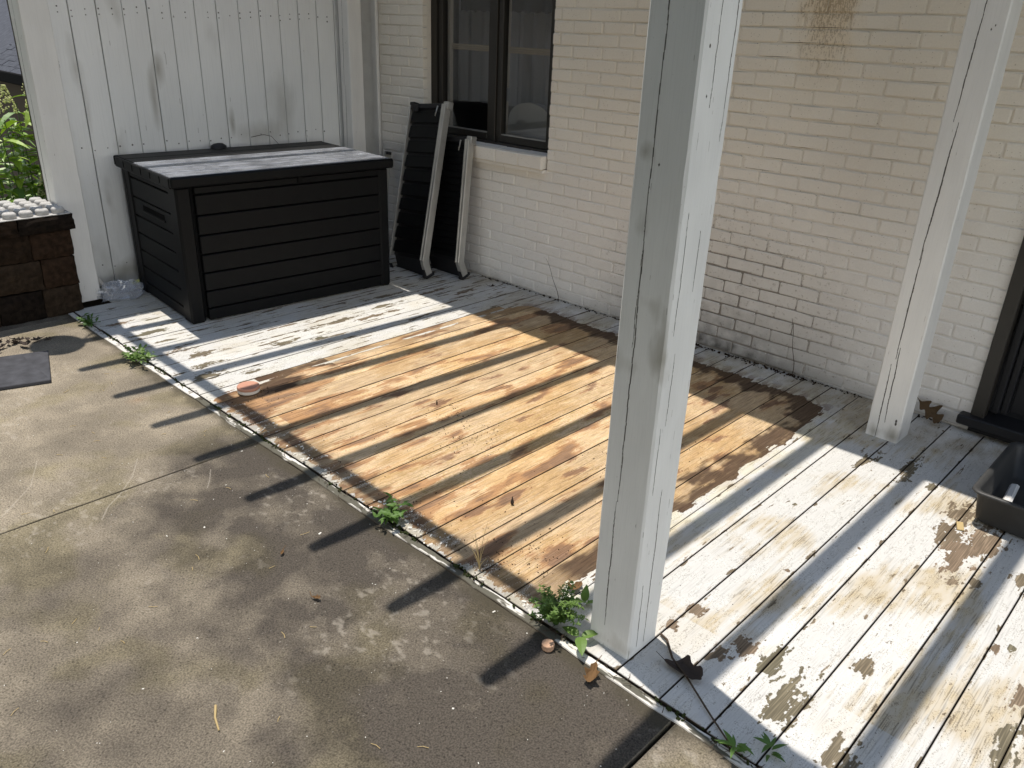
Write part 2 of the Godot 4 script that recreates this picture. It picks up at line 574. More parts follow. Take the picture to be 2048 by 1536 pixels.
func paint_texture(w: int, h: int, s: int, tone: Array, cracks: Array, smears: Array, dots: Array, wear := 0.5) -> Array:
	# painted timber that stands upright; u, v from 0 to 1. cracks: [u, v0, v1, drift], smears: [u, v, ru, rv, strength], dots: [u, v, radius in pixels]
	var G := noise_bytes(w, h, s, 4.0, 2, 1.0, 30.0)
	var D := noise_bytes(w, h, s + 1, w * 0.22, 5, 1.0, 2.0)
	var C := noise_bytes(w, h, s + 2, 9.0, 3, 1.0, 7.0)
	var F := noise_bytes(w, h, s + 3, 3.0, 2)
	var K := PackedByteArray()
	K.resize(w * h)
	var f := FastNoiseLite.new()
	f.frequency = 0.02
	for c in cracks:
		var u: float = c[0] * w
		for y in range(int(c[1] * h), int(c[2] * h)):
			var t: float = (y - c[1] * h) / maxf(1.0, (c[2] - c[1]) * h)
			var xc: float = u + c[3] * w * t + f.get_noise_2d(y * 0.5, u * 7.0) * 2.6 + f.get_noise_2d(y * 2.0, u * 7.0) * 0.6
			var wd: float = (0.4 + 1.3 * sin(PI * t)) * (c[4] if c.size() > 4 else 1.0)
			for x in range(maxi(0, int(xc - wd)), mini(w, int(xc + wd) + 1)):
				K[y * w + x] = 255
	for d in dots:
		for yy in range(-4, 5):
			for xx in range(-4, 5):
				var px := int(d[0] * w) + xx
				var py := int(d[1] * h) + yy
				if px >= 0 and px < w and py >= 0 and py < h and xx * xx + yy * yy <= d[2] * d[2]:
					K[py * w + px] = 200
	return in_rows(w, h, 3, func(ya: int, yb: int) -> Array:
		var col := PackedByteArray()
		var hgt := PackedByteArray()
		col.resize((yb - ya) * w * 3)
		hgt.resize((yb - ya) * w)
		var o := 0
		for y in range(ya, yb):
			var v := float(y) / h
			for x in w:
				var u := float(x) / w
				var i := y * w + x
				var g := G[i] / 255.0
				var dd := D[i] / 255.0
				var cr: float = tone[0]
				var cg: float = tone[1]
				var cb: float = tone[2]
				var k := 0.94 + 0.1 * dd - 0.05 * ss(0.5, 0.9, g)
				cr *= k; cg *= k; cb *= k
				for m in smears:
					var q: float = sqrt(pow((u - m[0]) / m[2], 2.0) + pow((v - m[1]) / m[3], 2.0)) + (dd - 0.5) * 2.4
					if q < 1.0:
						var t: float = (1.0 - q) * m[4]
						cr = lerpf(cr, 0.20, t); cg = lerpf(cg, 0.175, t); cb = lerpf(cb, 0.12, t)
				var ht := 0.6 - 0.16 * g + 0.1 * dd
				if C[i] / 255.0 * 0.55 + g * 0.45 > 0.86 - 0.10 * (wear + (0.55 * wear if u > 0.25 and u < 0.5 else 0.0)):
					cr *= 0.52; cg *= 0.5; cb *= 0.48
					ht -= 0.18
				if F[i] > 236:
					cr *= 0.7; cg *= 0.68; cb *= 0.64
				if K[i] > 0:
					cr = 0.085; cg = 0.077; cb = 0.066
					ht = 0.05
				col[o * 3] = lut[int(clampf(cr, 0.0, 0.999) * 1024.0)]
				col[o * 3 + 1] = lut[int(clampf(cg, 0.0, 0.999) * 1024.0)]
				col[o * 3 + 2] = lut[int(clampf(cb, 0.0, 0.999) * 1024.0)]
				hgt[o] = int(clampf(ht, 0.0, 1.0) * 255.0)
				o += 1
		return [col, hgt])


func tile_texture(w: int, s: int, a: Color, b: Color, period: float, spread := 1.0) -> Array:
	# a plain two-tone mottle with its relief
	var D := noise_bytes(w, w, s, period, 5)
	var F := noise_bytes(w, w, s + 1, 3.0, 3)
	return in_rows(w, w, 3, func(ya: int, yb: int) -> Array:
		var col := PackedByteArray()
		var hgt := PackedByteArray()
		for i in range(ya * w, yb * w):
			var t := clampf(0.5 + (D[i] / 255.0 * 0.65 + F[i] / 255.0 * 0.35 - 0.5) * spread, 0.0, 1.0)
			col.append(lut[int(clampf(lerpf(a.r, b.r, t), 0.0, 0.999) * 1024.0)])
			col.append(lut[int(clampf(lerpf(a.g, b.g, t), 0.0, 0.999) * 1024.0)])
			col.append(lut[int(clampf(lerpf(a.b, b.b, t), 0.0, 0.999) * 1024.0)])
			hgt.append(int(F[i] * 0.6 + D[i] * 0.4))
		return [col, hgt])


func tri_mat(tex: Array, size: float, rough: float, relief: float, spec := 0.4) -> StandardMaterial3D:
	var m := mat(Color.WHITE, rough, spec)
	m.albedo_texture = tex[0]
	m.uv1_triplanar = true
	m.uv1_scale = Vector3.ONE / size
	if relief > 0.0:
		m.heightmap_enabled = true
		m.heightmap_texture = tex[1]
		m.heightmap_scale = relief
	return m


# ------------------------------------------------------------------ the scene
func _ready() -> void:
	rng.seed = 20240611
	lut.resize(1025)
	for i in 1025:
		lut[i] = clampi(int(round(pow(i / 1024.0, 1.0 / 2.2) * 255.0)), 0, 255)
	for i in 1025:
		var l := i / 1024.0
		lut[i] = clampi(int(round((l * 12.92 if l < 0.0031308 else 1.055 * pow(l, 1.0 / 2.4) - 0.055) * 255.0)), 0, 255)

	var cam := Camera3D.new()
	cam.name = "camera"
	cam.fov = 51.22
	cam.near = 0.05
	cam.far = 1500.0
	cam.position = Vector3(4.829, 1.622, 3.844)
	cam.basis = Basis(Vector3.UP, 0.7505) * Basis(Vector3.RIGHT, -0.4216) * Basis(Vector3.BACK, 0.0389)
	add_child(cam)

	var env := Environment.new()
	var sky := Sky.new()
	var sm := ProceduralSkyMaterial.new()
	sm.sky_top_color = Color(0.31, 0.365, 0.45)
	sm.sky_horizon_color = Color(0.93, 0.93, 0.91)
	sm.sky_curve = 0.24
	sm.sky_energy_multiplier = 1.72
	sm.ground_bottom_color = Color(0.25, 0.24, 0.2)
	sm.ground_horizon_color = Color(0.6, 0.62, 0.62)
	sm.ground_energy_multiplier = 1.72
	sm.sun_angle_max = 12.0
	sky.sky_material = sm
	env.background_mode = Environment.BG_SKY
	env.sky = sky
	env.tonemap_mode = Environment.TONE_MAPPER_LINEAR
	env.tonemap_exposure = 1.25
	env.sdfgi_enabled = true
	env.ssao_enabled = true
	env.ssil_enabled = true
	var we := WorldEnvironment.new()
	we.name = "world_environment"
	we.environment = env
	add_child(we)

	var sun := DirectionalLight3D.new()
	sun.name = "sun"
	sun.light_color = Color(1.0, 0.97, 0.93)
	sun.light_energy = 1.36
	sun.light_angular_distance = 0.55
	sun.shadow_enabled = true
	add_child(sun)
	sun.look_at_from_position(Vector3(-2.6, 10.0, -0.48), Vector3.ZERO, Vector3.RIGHT)

	materials()
	ground()
	house()
	fence()
	deck()
	pergola()
	chest()
	ramps()
	retaining_wall()
	tub()
	neighbour()
	added_trees()
	plants()
	small_things()
	litter()


func materials() -> void:
	# flakes lost from the paint: x, z, half width, half length, seed
	var right := [[3.904, 0.637, 0.026, 0.075, 11.0], [4.062, 0.596, 0.03, 0.12, 78.0], [4.176, 0.66, 0.018, 0.03, 13.0], [4.325, 0.80, 0.045, 0.10, 14.0],
		[4.33, 0.98, 0.04, 0.07, 19.0], [4.40, 1.06, 0.05, 0.12, 15.0], [4.442, 0.94, 0.05, 0.12, 16.0], [4.433, 1.26, 0.028, 0.035, 17.0], [4.48, 1.20, 0.02, 0.05, 44.0],
		[4.374, 1.851, 0.03, 0.045, 21.0], [4.289, 2.13, 0.034, 0.12, 22.0], [4.19, 2.03, 0.03, 0.08, 23.0], [4.105, 2.05, 0.025, 0.07, 24.0], [4.06, 2.11, 0.02, 0.05, 25.0],
		[3.915, 1.999, 0.02, 0.03, 27.0], [3.904, 2.107, 0.022, 0.02, 28.0], [4.46, 2.2, 0.035, 0.07, 29.0], [4.60, 1.09, 0.03, 0.05, 31.0], [4.727, 1.66, 0.03, 0.05, 32.0],
		[4.75, 1.87, 0.022, 0.09, 33.0], [4.78, 1.74, 0.02, 0.06, 34.0], [4.62, 1.50, 0.012, 0.02, 35.0], [4.66, 1.46, 0.012, 0.02, 36.0], [4.30, 1.64, 0.008, 0.016, 37.0],
		[4.02, 1.60, 0.008, 0.012, 38.0], [3.85, 1.20, 0.007, 0.011, 39.0], [4.14, 1.3, 0.007, 0.012, 40.0], [4.86, 1.3, 0.05, 0.1, 41.0], [5.0, 0.9, 0.06, 0.15, 42.0]]
	var left := [[0.55, 2.21, 0.03, 0.10, 51.0], [0.90, 2.22, 0.035, 0.09, 52.0], [1.02, 2.12, 0.03, 0.10, 53.0], [1.18, 2.2, 0.035, 0.12, 54.0], [1.30, 2.24, 0.04, 0.10, 55.0],
		[1.15, 1.75, 0.03, 0.10, 56.0], [1.06, 1.35, 0.022, 0.26, 57.0], [1.12, 1.10, 0.02, 0.22, 58.0], [1.0, 0.95, 0.02, 0.16, 59.0], [1.22, 1.55, 0.02, 0.06, 60.0],
		[0.86, 0.80, 0.02, 0.16, 61.0], [0.80, 1.2, 0.012, 0.16, 62.0], [0.98, 0.5, 0.02, 0.14, 63.0], [0.35, 2.1, 0.012, 0.06, 64.0], [0.30, 2.27, 0.02, 0.08, 65.0], [1.12, 0.36, 0.02, 0.12, 66.0],
		[0.72, 2.2, 0.015, 0.09, 67.0], [1.40, 2.05, 0.02, 0.05, 68.0], [0.93, 1.6, 0.012, 0.12, 69.0], [1.31, 0.95, 0.014, 0.10, 70.0]]
	for b in right:
		b[2] *= 1.25
		b[3] *= 1.2
	var rl := Rect2(-0.5, 0.0, 3.4, 2.5)
	M.deck_far = world_mat(deck_texture(1600, 1176, rl, 3, left), rl, "xz", 0.72, 0.35, 0.3)
	var rr := Rect2(2.9, 0.0, 2.5, 2.5)
	M.deck_near = world_mat(deck_texture(1640, 1640, rr, 17, right), rr, "xz", 0.72, 0.3, 0.3)
	var rc := Rect2(0.0, 2.35, 4.8, 1.6)
	M.concrete = world_mat(concrete_texture(2048, 683, rc, 5), rc, "xz", 0.86, 0.5, 0.25)
	var rw := Rect2(-0.5, 0.0, 5.0, 2.6)
	M.brick = world_mat(wall_texture(1700, 884, rw, 31, false), rw, "xy", 0.72, 0.35, 0.3)
	M.mortar = world_mat(wall_texture(1100, 572, rw, 31, true), rw, "xy", 0.9, 0.5, 0.1)
	var rf := Rect2(-0.1, 0.0, 2.6, 2.5)
	var nails := []
	for hgt in [1.62, 1.59, 0.86, 0.15]:
		for k in 15:
			for t in [0.03, 0.105]:
				if hash1(k * 31 + int(hgt * 100.0) + int(t * 1000.0)) < 0.85:
					nails.append([1.0 - (0.28 + k * 0.1465 + t + 0.1) / 2.6, 1.0 - (hgt + 0.03 * hash1(k * 7 + int(t * 1000.0)) - 0.02 * k / 14.0) / 2.5, 1.0 + 1.1 * hash1(k * 3 + int(hgt * 10.0))])
	var smears := []
	for a in [[2.02, 1.30, 0.05, 0.16, 0.4], [2.00, 1.05, 0.03, 0.22, 0.32], [1.86, 0.8, 0.06, 0.2, 0.45], [1.97, 0.55, 0.05, 0.2, 0.55], [1.55, 1.30, 0.03, 0.07, 0.42], [1.6, 1.12, 0.02, 0.14, 0.4], [1.1, 0.95, 0.02, 0.1, 0.5],
			[2.05, 0.2, 0.10, 0.25, 0.35], [1.75, 1.6, 0.05, 0.12, 0.3], [1.2, 1.5, 0.1, 0.2, 0.2], [0.7, 1.0, 0.1, 0.3, 0.2], [0.9, 0.88, 0.25, 0.06, 0.25], [1.85, 0.1, 0.2, 0.08, 0.6]]:
		smears.append([1.0 - (a[0] + 0.1) / 2.6, 1.0 - a[1] / 2.5, a[2] / 2.6, a[3] / 2.5, a[4]])
	M.fence = world_mat(paint_texture(1040, 1000, 71, [0.80, 0.80, 0.775], [], smears, nails, 0.25), rf, "zy", 0.66, 0.15, 0.35)
	M.front_post = mat(Color.WHITE, 0.62, 0.4)
	var t := paint_texture(512, 1600, 81, [0.71, 0.71, 0.69],
		[[0.095, 0.0, 0.62, -0.012, 0.5], [0.09, 0.52, 0.80, 0.004, 0.6], [0.085, 0.80, 0.97, 0.006, 0.5], [0.37, 0.78, 0.99, 0.012, 0.6], [0.31, 0.9, 0.99, 0.006, 0.4], [0.47, 0.2, 0.42, -0.006, 0.4], [0.29, 0.70, 0.78, 0.0, 0.3], [0.33, 0.62, 0.70, 0.0, 0.3], [0.41, 0.5, 0.56, 0.0, 0.3], [0.35, 0.30, 0.39, 0.002, 0.3], [0.30, 0.48, 0.6, 0.0, 0.3]],
		[[0.05, 0.50, 0.07, 0.012, 0.3], [0.14, 0.57, 0.09, 0.015, 0.34], [0.20, 0.63, 0.07, 0.025, 0.4], [0.1, 0.64, 0.10, 0.012, 0.3], [0.24, 0.6, 0.02, 0.05, 0.28], [0.05, 0.43, 0.04, 0.008, 0.4], [0.25, 0.99, 0.2, 0.01, 0.3]], [[0.30, 0.34, 2.5], [0.32, 0.38, 2.0], [0.12, 0.44, 2.0]], 0.35)
	M.front_post.albedo_texture = t[0]
	M.front_post.heightmap_enabled = true
	M.front_post.heightmap_texture = t[1]
	M.front_post.heightmap_scale = 0.3
	M.back_post = mat(Color.WHITE, 0.6, 0.4)
	t = paint_texture(512, 1400, 91, [0.76, 0.745, 0.71],
		[[0.13, 0.0, 0.36, -0.03, 0.6], [0.10, 0.34, 0.50, -0.02, 0.8], [0.115, 0.5, 0.70, -0.03, 1.2], [0.09, 0.68, 0.86, 0.0, 1.0], [0.105, 0.84, 0.97, 0.02, 0.9], [0.07, 0.87, 1.0, 0.01, 0.8]],
		[[0.2, 0.99, 0.1, 0.012, 0.4], [0.05, 0.99, 0.08, 0.01, 0.35]], [[0.17, 0.38, 2.0], [0.19, 0.375, 1.6], [0.21, 0.962, 4.0], [0.212, 0.967, 4.0]], 0.15)
	M.back_post.albedo_texture = t[0]
	M.back_post.heightmap_enabled = true
	M.back_post.heightmap_texture = t[1]
	M.back_post.heightmap_scale = 0.25
	M.timber = tri_mat(tile_texture(256, 101, Color(0.62, 0.61, 0.58), Color(0.76, 0.75, 0.72), 50.0), 0.8, 0.7, 0.1)
	M.plastic = tri_mat(tile_texture(256, 111, Color(0.0030, 0.0034, 0.0040), Color(0.0056, 0.0060, 0.0066), 40.0), 0.5, 0.5, 0.05, 0.28)
	M.lid = tri_mat(tile_texture(512, 121, Color(0.07, 0.074, 0.084), Color(0.27, 0.285, 0.32), 110.0, 1.9), 0.9, 0.24, 0.0, 0.6)  # wet mottle; its pale grey also carries the reflected fence and sky
	M.black = mat(lin(0.012, 0.012, 0.014), 0.5, 0.4)
	M.dark_metal = mat(lin(0.020, 0.017, 0.013), 0.42, 0.5)
	M.gap = mat(lin(0.01, 0.01, 0.01), 0.9, 0.1)
	M.aluminium = tri_mat(tile_texture(256, 131, Color(0.42, 0.41, 0.38), Color(0.56, 0.55, 0.52), 60.0), 0.6, 0.42, 0.02)
	M.aluminium.metallic = 0.75
	M.rust_block = []
	for k in 4:
		M.rust_block.append(tri_mat(tile_texture(256, 141 + k * 2, [Color(0.009, 0.0065, 0.0045), Color(0.013, 0.0085, 0.0055), Color(0.005, 0.0042, 0.0036), Color(0.014, 0.010, 0.007)][k], [Color(0.040, 0.026, 0.017), Color(0.050, 0.030, 0.019), Color(0.022, 0.016, 0.012), Color(0.046, 0.032, 0.021)][k], 34.0, 1.7), 0.35, 0.92, 0.8, 0.2))
	M.white_plastic = mat(lin(0.62, 0.61, 0.59), 0.5, 0.4)
	M.tray = tri_mat(tile_texture(128, 211, Color(0.33, 0.32, 0.30), Color(0.50, 0.49, 0.47), 18.0, 1.5), 0.15, 0.65, 0.2)
	M.grey_plastic = tri_mat(tile_texture(256, 151, Color(0.036, 0.036, 0.036), Color(0.048, 0.048, 0.047), 60.0), 0.5, 0.5, 0.04)
	M.rubber = tri_mat(tile_texture(256, 161, Color(0.028, 0.029, 0.034), Color(0.062, 0.064, 0.074), 50.0, 1.6), 0.4, 0.62, 0.12)
	M.soil = tri_mat(tile_texture(256, 171, Color(0.03, 0.022, 0.014), Color(0.085, 0.065, 0.04), 20.0, 1.6), 0.5, 0.95, 1.0, 0.1)
	M.grass = tri_mat(tile_texture(256, 181, Color(0.028, 0.036, 0.014), Color(0.06, 0.068, 0.03), 30.0, 1.6), 1.5, 0.95, 0.5, 0.1)
	M.shingle = tri_mat(tile_texture(256, 191, Color(0.04, 0.043, 0.052), Color(0.085, 0.09, 0.105), 40.0, 1.6), 0.6, 0.9, 0.3, 0.2)
	M.dark_wood = mat(lin(0.045, 0.033, 0.022), 0.8, 0.3)
	M.glass = mat(Color(0.08, 0.09, 0.09, 0.10), 0.03, 0.5)
	M.glass.transparency = BaseMaterial3D.TRANSPARENCY_ALPHA
	M.leaf = []
	for c in [[0.22, 0.33, 0.036], [0.16, 0.27, 0.034], [0.27, 0.36, 0.045], [0.10, 0.19, 0.03]]:
		var m := mat(lin(c[0], c[1], c[2]), 0.45, 0.45)
		m.backlight_enabled = true
		m.backlight = Color(0.35, 0.45, 0.1)
		M.leaf.append(m)
	M.weed = []
	for c in [[0.075, 0.145, 0.028], [0.055, 0.11, 0.025], [0.10, 0.17, 0.035]]:
		var m := mat(lin(c[0], c[1], c[2]), 0.55, 0.4)
		m.backlight_enabled = true
		m.backlight = Color(0.25, 0.35, 0.08)
		M.weed.append(m)
	M.moss = mat(lin(0.032, 0.040, 0.016), 0.95, 0.1)
	M.straw = mat(lin(0.42, 0.32, 0.16), 0.8, 0.2)
	M.twig = mat(lin(0.075, 0.055, 0.04), 0.85, 0.2)
	M.dry_leaf = mat(lin(0.15, 0.088, 0.042), 0.8, 0.2)
	M.oak = mat(lin(0.095, 0.062, 0.034), 0.8, 0.2)
	M.dark_leaf = mat(lin(0.05, 0.038, 0.032), 0.75, 0.3)
	M.chip = mat(lin(0.68, 0.66, 0.60), 0.8, 0.2)
	M.crumb = mat(lin(0.035, 0.024, 0.016), 0.95, 0.1)
	M.pink = tri_mat(tile_texture(128, 201, Color(0.43, 0.215, 0.145), Color(0.52, 0.27, 0.19), 20.0), 0.2, 0.75, 0.05)
	M.tan_puck = tri_mat(tile_texture(128, 205, Color(0.42, 0.26, 0.17), Color(0.50, 0.32, 0.21), 20.0), 0.2, 0.75, 0.05)
	M.cream = mat(lin(0.66, 0.61, 0.54), 0.7, 0.3)
	M.film = mat(Color(0.82, 0.84, 0.88, 0.26), 0.08, 0.7)
	M.chair = mat(lin(0.42, 0.41, 0.37), 0.8, 0.3)
	M.porch_reflection = mat(lin(0.012, 0.009, 0.006), 0.9, 0.1)  # near-black of the porch mirrored in the window, put into the colour
	M.film.transparency = BaseMaterial3D.TRANSPARENCY_ALPHA
	M.room = mat(lin(0.16, 0.15, 0.14), 0.9, 0.2)
	M.curtain = mat(lin(0.26, 0.26, 0.27), 0.9, 0.2)
	M.beige = mat(lin(0.45, 0.41, 0.34), 0.7, 0.3)
	M.tan_rail = mat(lin(0.33, 0.27, 0.18), 0.7, 0.3)
	M.crown = mat(lin(0.028, 0.038, 0.02), 0.7, 0.3)  # kept dark so the added trees bounce little green light
	M.water = mat(Color(0.9, 0.95, 1.0, 0.15), 0.02, 0.6)
	M.water.transparency = BaseMaterial3D.TRANSPARENCY_ALPHA


func ground() -> void:
	# falls away behind the retaining wall; one sheet to the horizon
	var xs := [-600.0, -60.0, -12.0, -6.0, -2.6, -1.5, -1.1, -0.7, 6.0, 60.0, 600.0]
	var ys := [-1.6, -1.6, -1.5, -1.3, -0.95, -0.5, -0.14, -0.12, -0.12, -0.12, -0.12]
	var zs := [-600.0, -60.0, -12.0, -3.0, 0.0, 3.0, 6.0, 12.0, 60.0, 600.0]
	var g := Geo.new()
	for j in zs.size() - 1:
		for i in xs.size() - 1:
			g.quad(Vector3(xs[i], ys[i], zs[j + 1]), Vector3(xs[i + 1], ys[i + 1], zs[j + 1]), Vector3(xs[i + 1], ys[i + 1], zs[j]), Vector3(xs[i], ys[i], zs[j]))
	tag(part("ground", g.mesh(), M.grass), "open grassy ground falling away behind the yard", "", "", "structure")
	# three concrete slabs with open joints
	var patio := thing("concrete_patio", "stained concrete patio beside the wooden deck", "", Vector3.ZERO, 0.0, "", "structure")
	for s in [[-0.75, 2.054], [2.061, 4.103], [4.115, 9.0]]:
		g = Geo.new()
		g.box(Vector3((s[0] + s[1]) * 0.5, -0.083, 3.353), Vector3(s[1] - s[0], 0.15, 1.894), 0.002)
		part("slab", g.mesh(), M.concrete, patio)
	g = Geo.new()
	g.box(Vector3(2.0575, -0.066, 3.36), Vector3(0.0065, 0.07, 1.86))
	g.box(Vector3(4.109, -0.066, 3.36), Vector3(0.0115, 0.07, 1.86))
	part("joint_filler", g.mesh(), M.gap, patio)


func brick_mesh(s: int, l: float) -> ArrayMesh:
	var r := RandomNumberGenerator.new()
	r.seed = s
	var g := Geo.new()
	var hx := l * 0.5
	var hy := (COURSE - 0.0062) * 0.5
	var xs := [-hx, -hx + 0.007, 0.0, hx - 0.007, hx]
	var ys := [-hy, -hy + 0.005, hy - 0.005, hy]
	var P := []
	for j in 4:
		var row := []
		for i in 5:
			var rim: bool = i == 0 or i == 4 or j == 0 or j == 3
			var q := Vector3(xs[i], ys[j], (-0.0032 if rim else 0.0) + r.randf_range(-0.0012, 0.0012))
			if rim: q += Vector3(r.randf_range(-0.0016, 0.0016), r.randf_range(-0.0013, 0.0013), 0)
			if (i == 0 or i == 4) and (j == 0 or j == 3): q -= Vector3(signf(q.x) * 0.003, signf(q.y) * 0.0022, 0.003)
			row.append(q)
		P.append(row)
	for j in 3:
		for i in 4:
			g.quad(P[j][i], P[j][i + 1], P[j + 1][i + 1], P[j + 1][i])
	var ring := []
	for i in 5: ring.append(P[0][i])
	ring.append(P[1][4]); ring.append(P[2][4])
	for i in 5: ring.append(P[3][4 - i])
	ring.append(P[2][0]); ring.append(P[1][0])
	for i in ring.size():
		var a: Vector3 = ring[i]
		var b: Vector3 = ring[(i + 1) % ring.size()]
		g.quad(Vector3(a.x, a.y, -0.04), Vector3(b.x, b.y, -0.04), b, a)
	return g.mesh()


func house() -> void:
	var cam: Camera3D = get_node("camera")
	var o := thing("brick_house", "cream painted brick house with dark framed window and dark door", "house")
	var g := Geo.new()
	var back := -0.20
	var front := -0.0052
	var slab := func(x0: float, x1: float, y0: float, y1: float) -> void:
		g.box(Vector3((x0 + x1) * 0.5, (y0 + y1) * 0.5, (front + back) * 0.5), Vector3(x1 - x0, y1 - y0, front - back))
	slab.call(-0.9, 0.288, -0.12, 2.7)
	slab.call(0.288, 1.469, -0.12, 0.80)
	slab.call(0.288, 1.469, 2.15, 2.7)
	slab.call(1.469, 4.11, -0.12, 2.7)
	slab.call(4.11, 6.3, 2.08, 2.7)
	slab.call(6.3, 8.0, -0.12, 2.7)
	slab.call(4.11, 6.3, -0.12, 0.03)
	var wall := part("wall", g.mesh(), M.mortar, o)
	# bricks
	var full := []
	for k in 7: full.append(brick_mesh(500 + k, BRICK - 0.0072))
	var list := []
	for j in 38:
		var y := 0.006 + (j + 0.5) * COURSE
		var ph := 2.995 if j % 2 == 1 else 2.885
		for k in range(-16, 7):
			var a := ph + k * BRICK + rng.randf_range(-0.004, 0.004)
			var b := a + BRICK
			var spans := [[maxf(a, -0.19), minf(b, 4.108)]]
			if y > 0.80 and y < 2.15:
				spans = [[maxf(a, -0.19), minf(b, 0.292)], [maxf(a, 1.466), minf(b, 4.108)]]
			for s in spans:
				if s[1] - s[0] > 0.035:
					list.append([s[0], s[1], y])
	var inv := cam.global_transform.affine_inverse()
	for e in list:
		var q := inv * Vector3((e[0] + e[1]) * 0.5, e[2], 0.0)
		var f := 768.0 / 2.0 / tan(deg_to_rad(51.22) * 0.5) / -q.z
		var seen := absf(q.x * f) < 530.0 and absf(q.y * f) < 400.0 and q.z < 0.0
		e.append((f * f * (e[1] - e[0])) if seen else 0.0)
	list.sort_custom(func(a: Array, b: Array) -> bool: return a[3] > b[3])
	var rest := Geo.new()
	for i in list.size():
		var e: Array = list[i]
		var l: float = e[1] - e[0]
		var at := Vector3((e[0] + e[1]) * 0.5 , e[2] + rng.randf_range(-0.0012, 0.0012), rng.randf_range(-0.0022, 0.0022))
		var bs := Basis.from_euler(Vector3(rng.randf_range(-0.006, 0.006), rng.randf_range(-0.006, 0.006), rng.randf_range(-0.004, 0.004))) * Basis.from_scale(Vector3(l / BRICK, 1, 1))
		if i < 290:
			part("brick", full[i % 7], M.brick, wall, at, bs)
		else:
			var m: ArrayMesh = full[i % 7]
			var ar := m.surface_get_arrays(0)
			for v in ar[Mesh.ARRAY_VERTEX]: rest.v.append(Transform3D(bs, at) * v)
			for v in ar[Mesh.ARRAY_NORMAL]: rest.n.append(v)
			for v in ar[Mesh.ARRAY_TEX_UV]: rest.uv.append(v)
	part("bricks_beyond", rest.mesh(), M.brick, wall).set_meta("kind", "stuff")
	# eaves
	g = Geo.new()
	g.box(Vector3(2.6, 2.72, -0.35), Vector3(7.0, 0.04, 1.5))
	g.box(Vector3(2.6, 2.80, 0.41), Vector3(7.0, 0.2, 0.025), 0.004)
	g.xf = Transform3D(Basis(Vector3.RIGHT, 0.42), Vector3(2.6, 3.55, -1.25))
	g.box(Vector3.ZERO, Vector3(7.2, 0.06, 3.8))
	part("roof", g.mesh(), M.timber, o)
	# window
	g = Geo.new()
	var fr := func(g: Geo, x0: float, x1: float, y0: float, y1: float, z0: float, z1: float) -> void:
		g.box(Vector3((x0 + x1) * 0.5, (y0 + y1) * 0.5, (z0 + z1) * 0.5), Vector3(x1 - x0, y1 - y0, z1 - z0), 0.003)
	fr.call(g, 0.29, 0.345, 0.86, 2.148, -0.15, -0.075)
	fr.call(g, 1.41, 1.467, 0.86, 2.148, -0.15, -0.075)
	fr.call(g, 0.3455, 1.4095, 0.86, 0.905, -0.15, -0.075)
	fr.call(g, 0.3455, 1.4095, 2.10, 2.147, -0.15, -0.075)
	fr.call(g, 0.883, 0.922, 0.9055, 2.0995, -0.148, -0.08)
	var win := part("window", g.mesh(), M.dark_metal, o)
	for sx in [[0.346, 0.8825], [0.9225, 1.409]]:
		g = Geo.new()
		fr.call(g, sx[0], sx[0] + 0.045, 0.9065, 2.0985, -0.142, -0.092)
		fr.call(g, sx[1] - 0.045, sx[1], 0.9065, 2.0985, -0.142, -0.092)
		fr.call(g, sx[0] + 0.0455, sx[1] - 0.0455, 0.9065, 0.952, -0.142, -0.092)
		fr.call(g, sx[0] + 0.0455, sx[1] - 0.0455, 2.05, 2.0985, -0.142, -0.092)
		part("sash", g.mesh(), M.dark_metal, win)
		g = Geo.new()
		g.box(Vector3((sx[0] + sx[1]) * 0.5, 1.50, -0.118), Vector3(sx[1] - sx[0] - 0.09, 1.098, 0.004))
		part("pane", g.mesh(), M.glass, win)
		g = Geo.new()
		g.box(Vector3((sx[0] + sx[1]) * 0.5, 0.9555, -0.105), Vector3(sx[1] - sx[0] - 0.094, 0.006, 0.02))
		part("glazing_bead", g.mesh(), M.aluminium, win)
	# what stands inside the window, plus a dark sheet for a reflection
	g = Geo.new()
	g.box(Vector3(0.33, 1.5, -0.20), Vector3(0.075, 1.3, 0.03), 0.004)
	g.box(Vector3(0.90, 1.66, -0.20), Vector3(0.036, 0.84, 0.03), 0.004)
	g.box(Vector3(0.895, 1.03, -0.20), Vector3(0.042, 0.25, 0.03), 0.004)
	part("inner_frame", g.mesh(), M.beige, win)
	g = Geo.new()
	for k in 3:
		g.box(Vector3(0.87, 1.458 + k * 0.013, -0.21), Vector3(1.04, 0.011, 0.018), 0.002)
	part("blind_rail", g.mesh(), M.tan_rail, win)
	g = Geo.new()
	g.grid(60, 1, func(u: float, v: float) -> Vector3: return Vector3(0.2 + u * 1.35, 1.10 + v * 1.1, -0.42 + 0.02 * sin(u * 70.0) + 0.012 * sin(u * 31.0)))
	part("curtain", g.mesh(), M.curtain, win)
	g = Geo.new()
	g.grid(40, 2, func(u: float, v: float) -> Vector3: return Vector3(0.40 + u * 1.15, (1.70 if v > 0.1 else 1.695 + 0.008 * sin(u * 90.0)) + v * 0.45, -0.25))
	part("porch_reflection", g.mesh(), M.porch_reflection, win)  # dark sheet in place of the porch reflected in the glass
	g = Geo.new()
	var cp := PackedVector2Array()
	for k in 15:
		var a := PI * k / 14.0
		cp.append(Vector2(1.02 + 0.19 * cos(a) * (1.0 if k > 7 else 1.1), 0.96 + 0.19 * pow(sin(a), 0.6)))
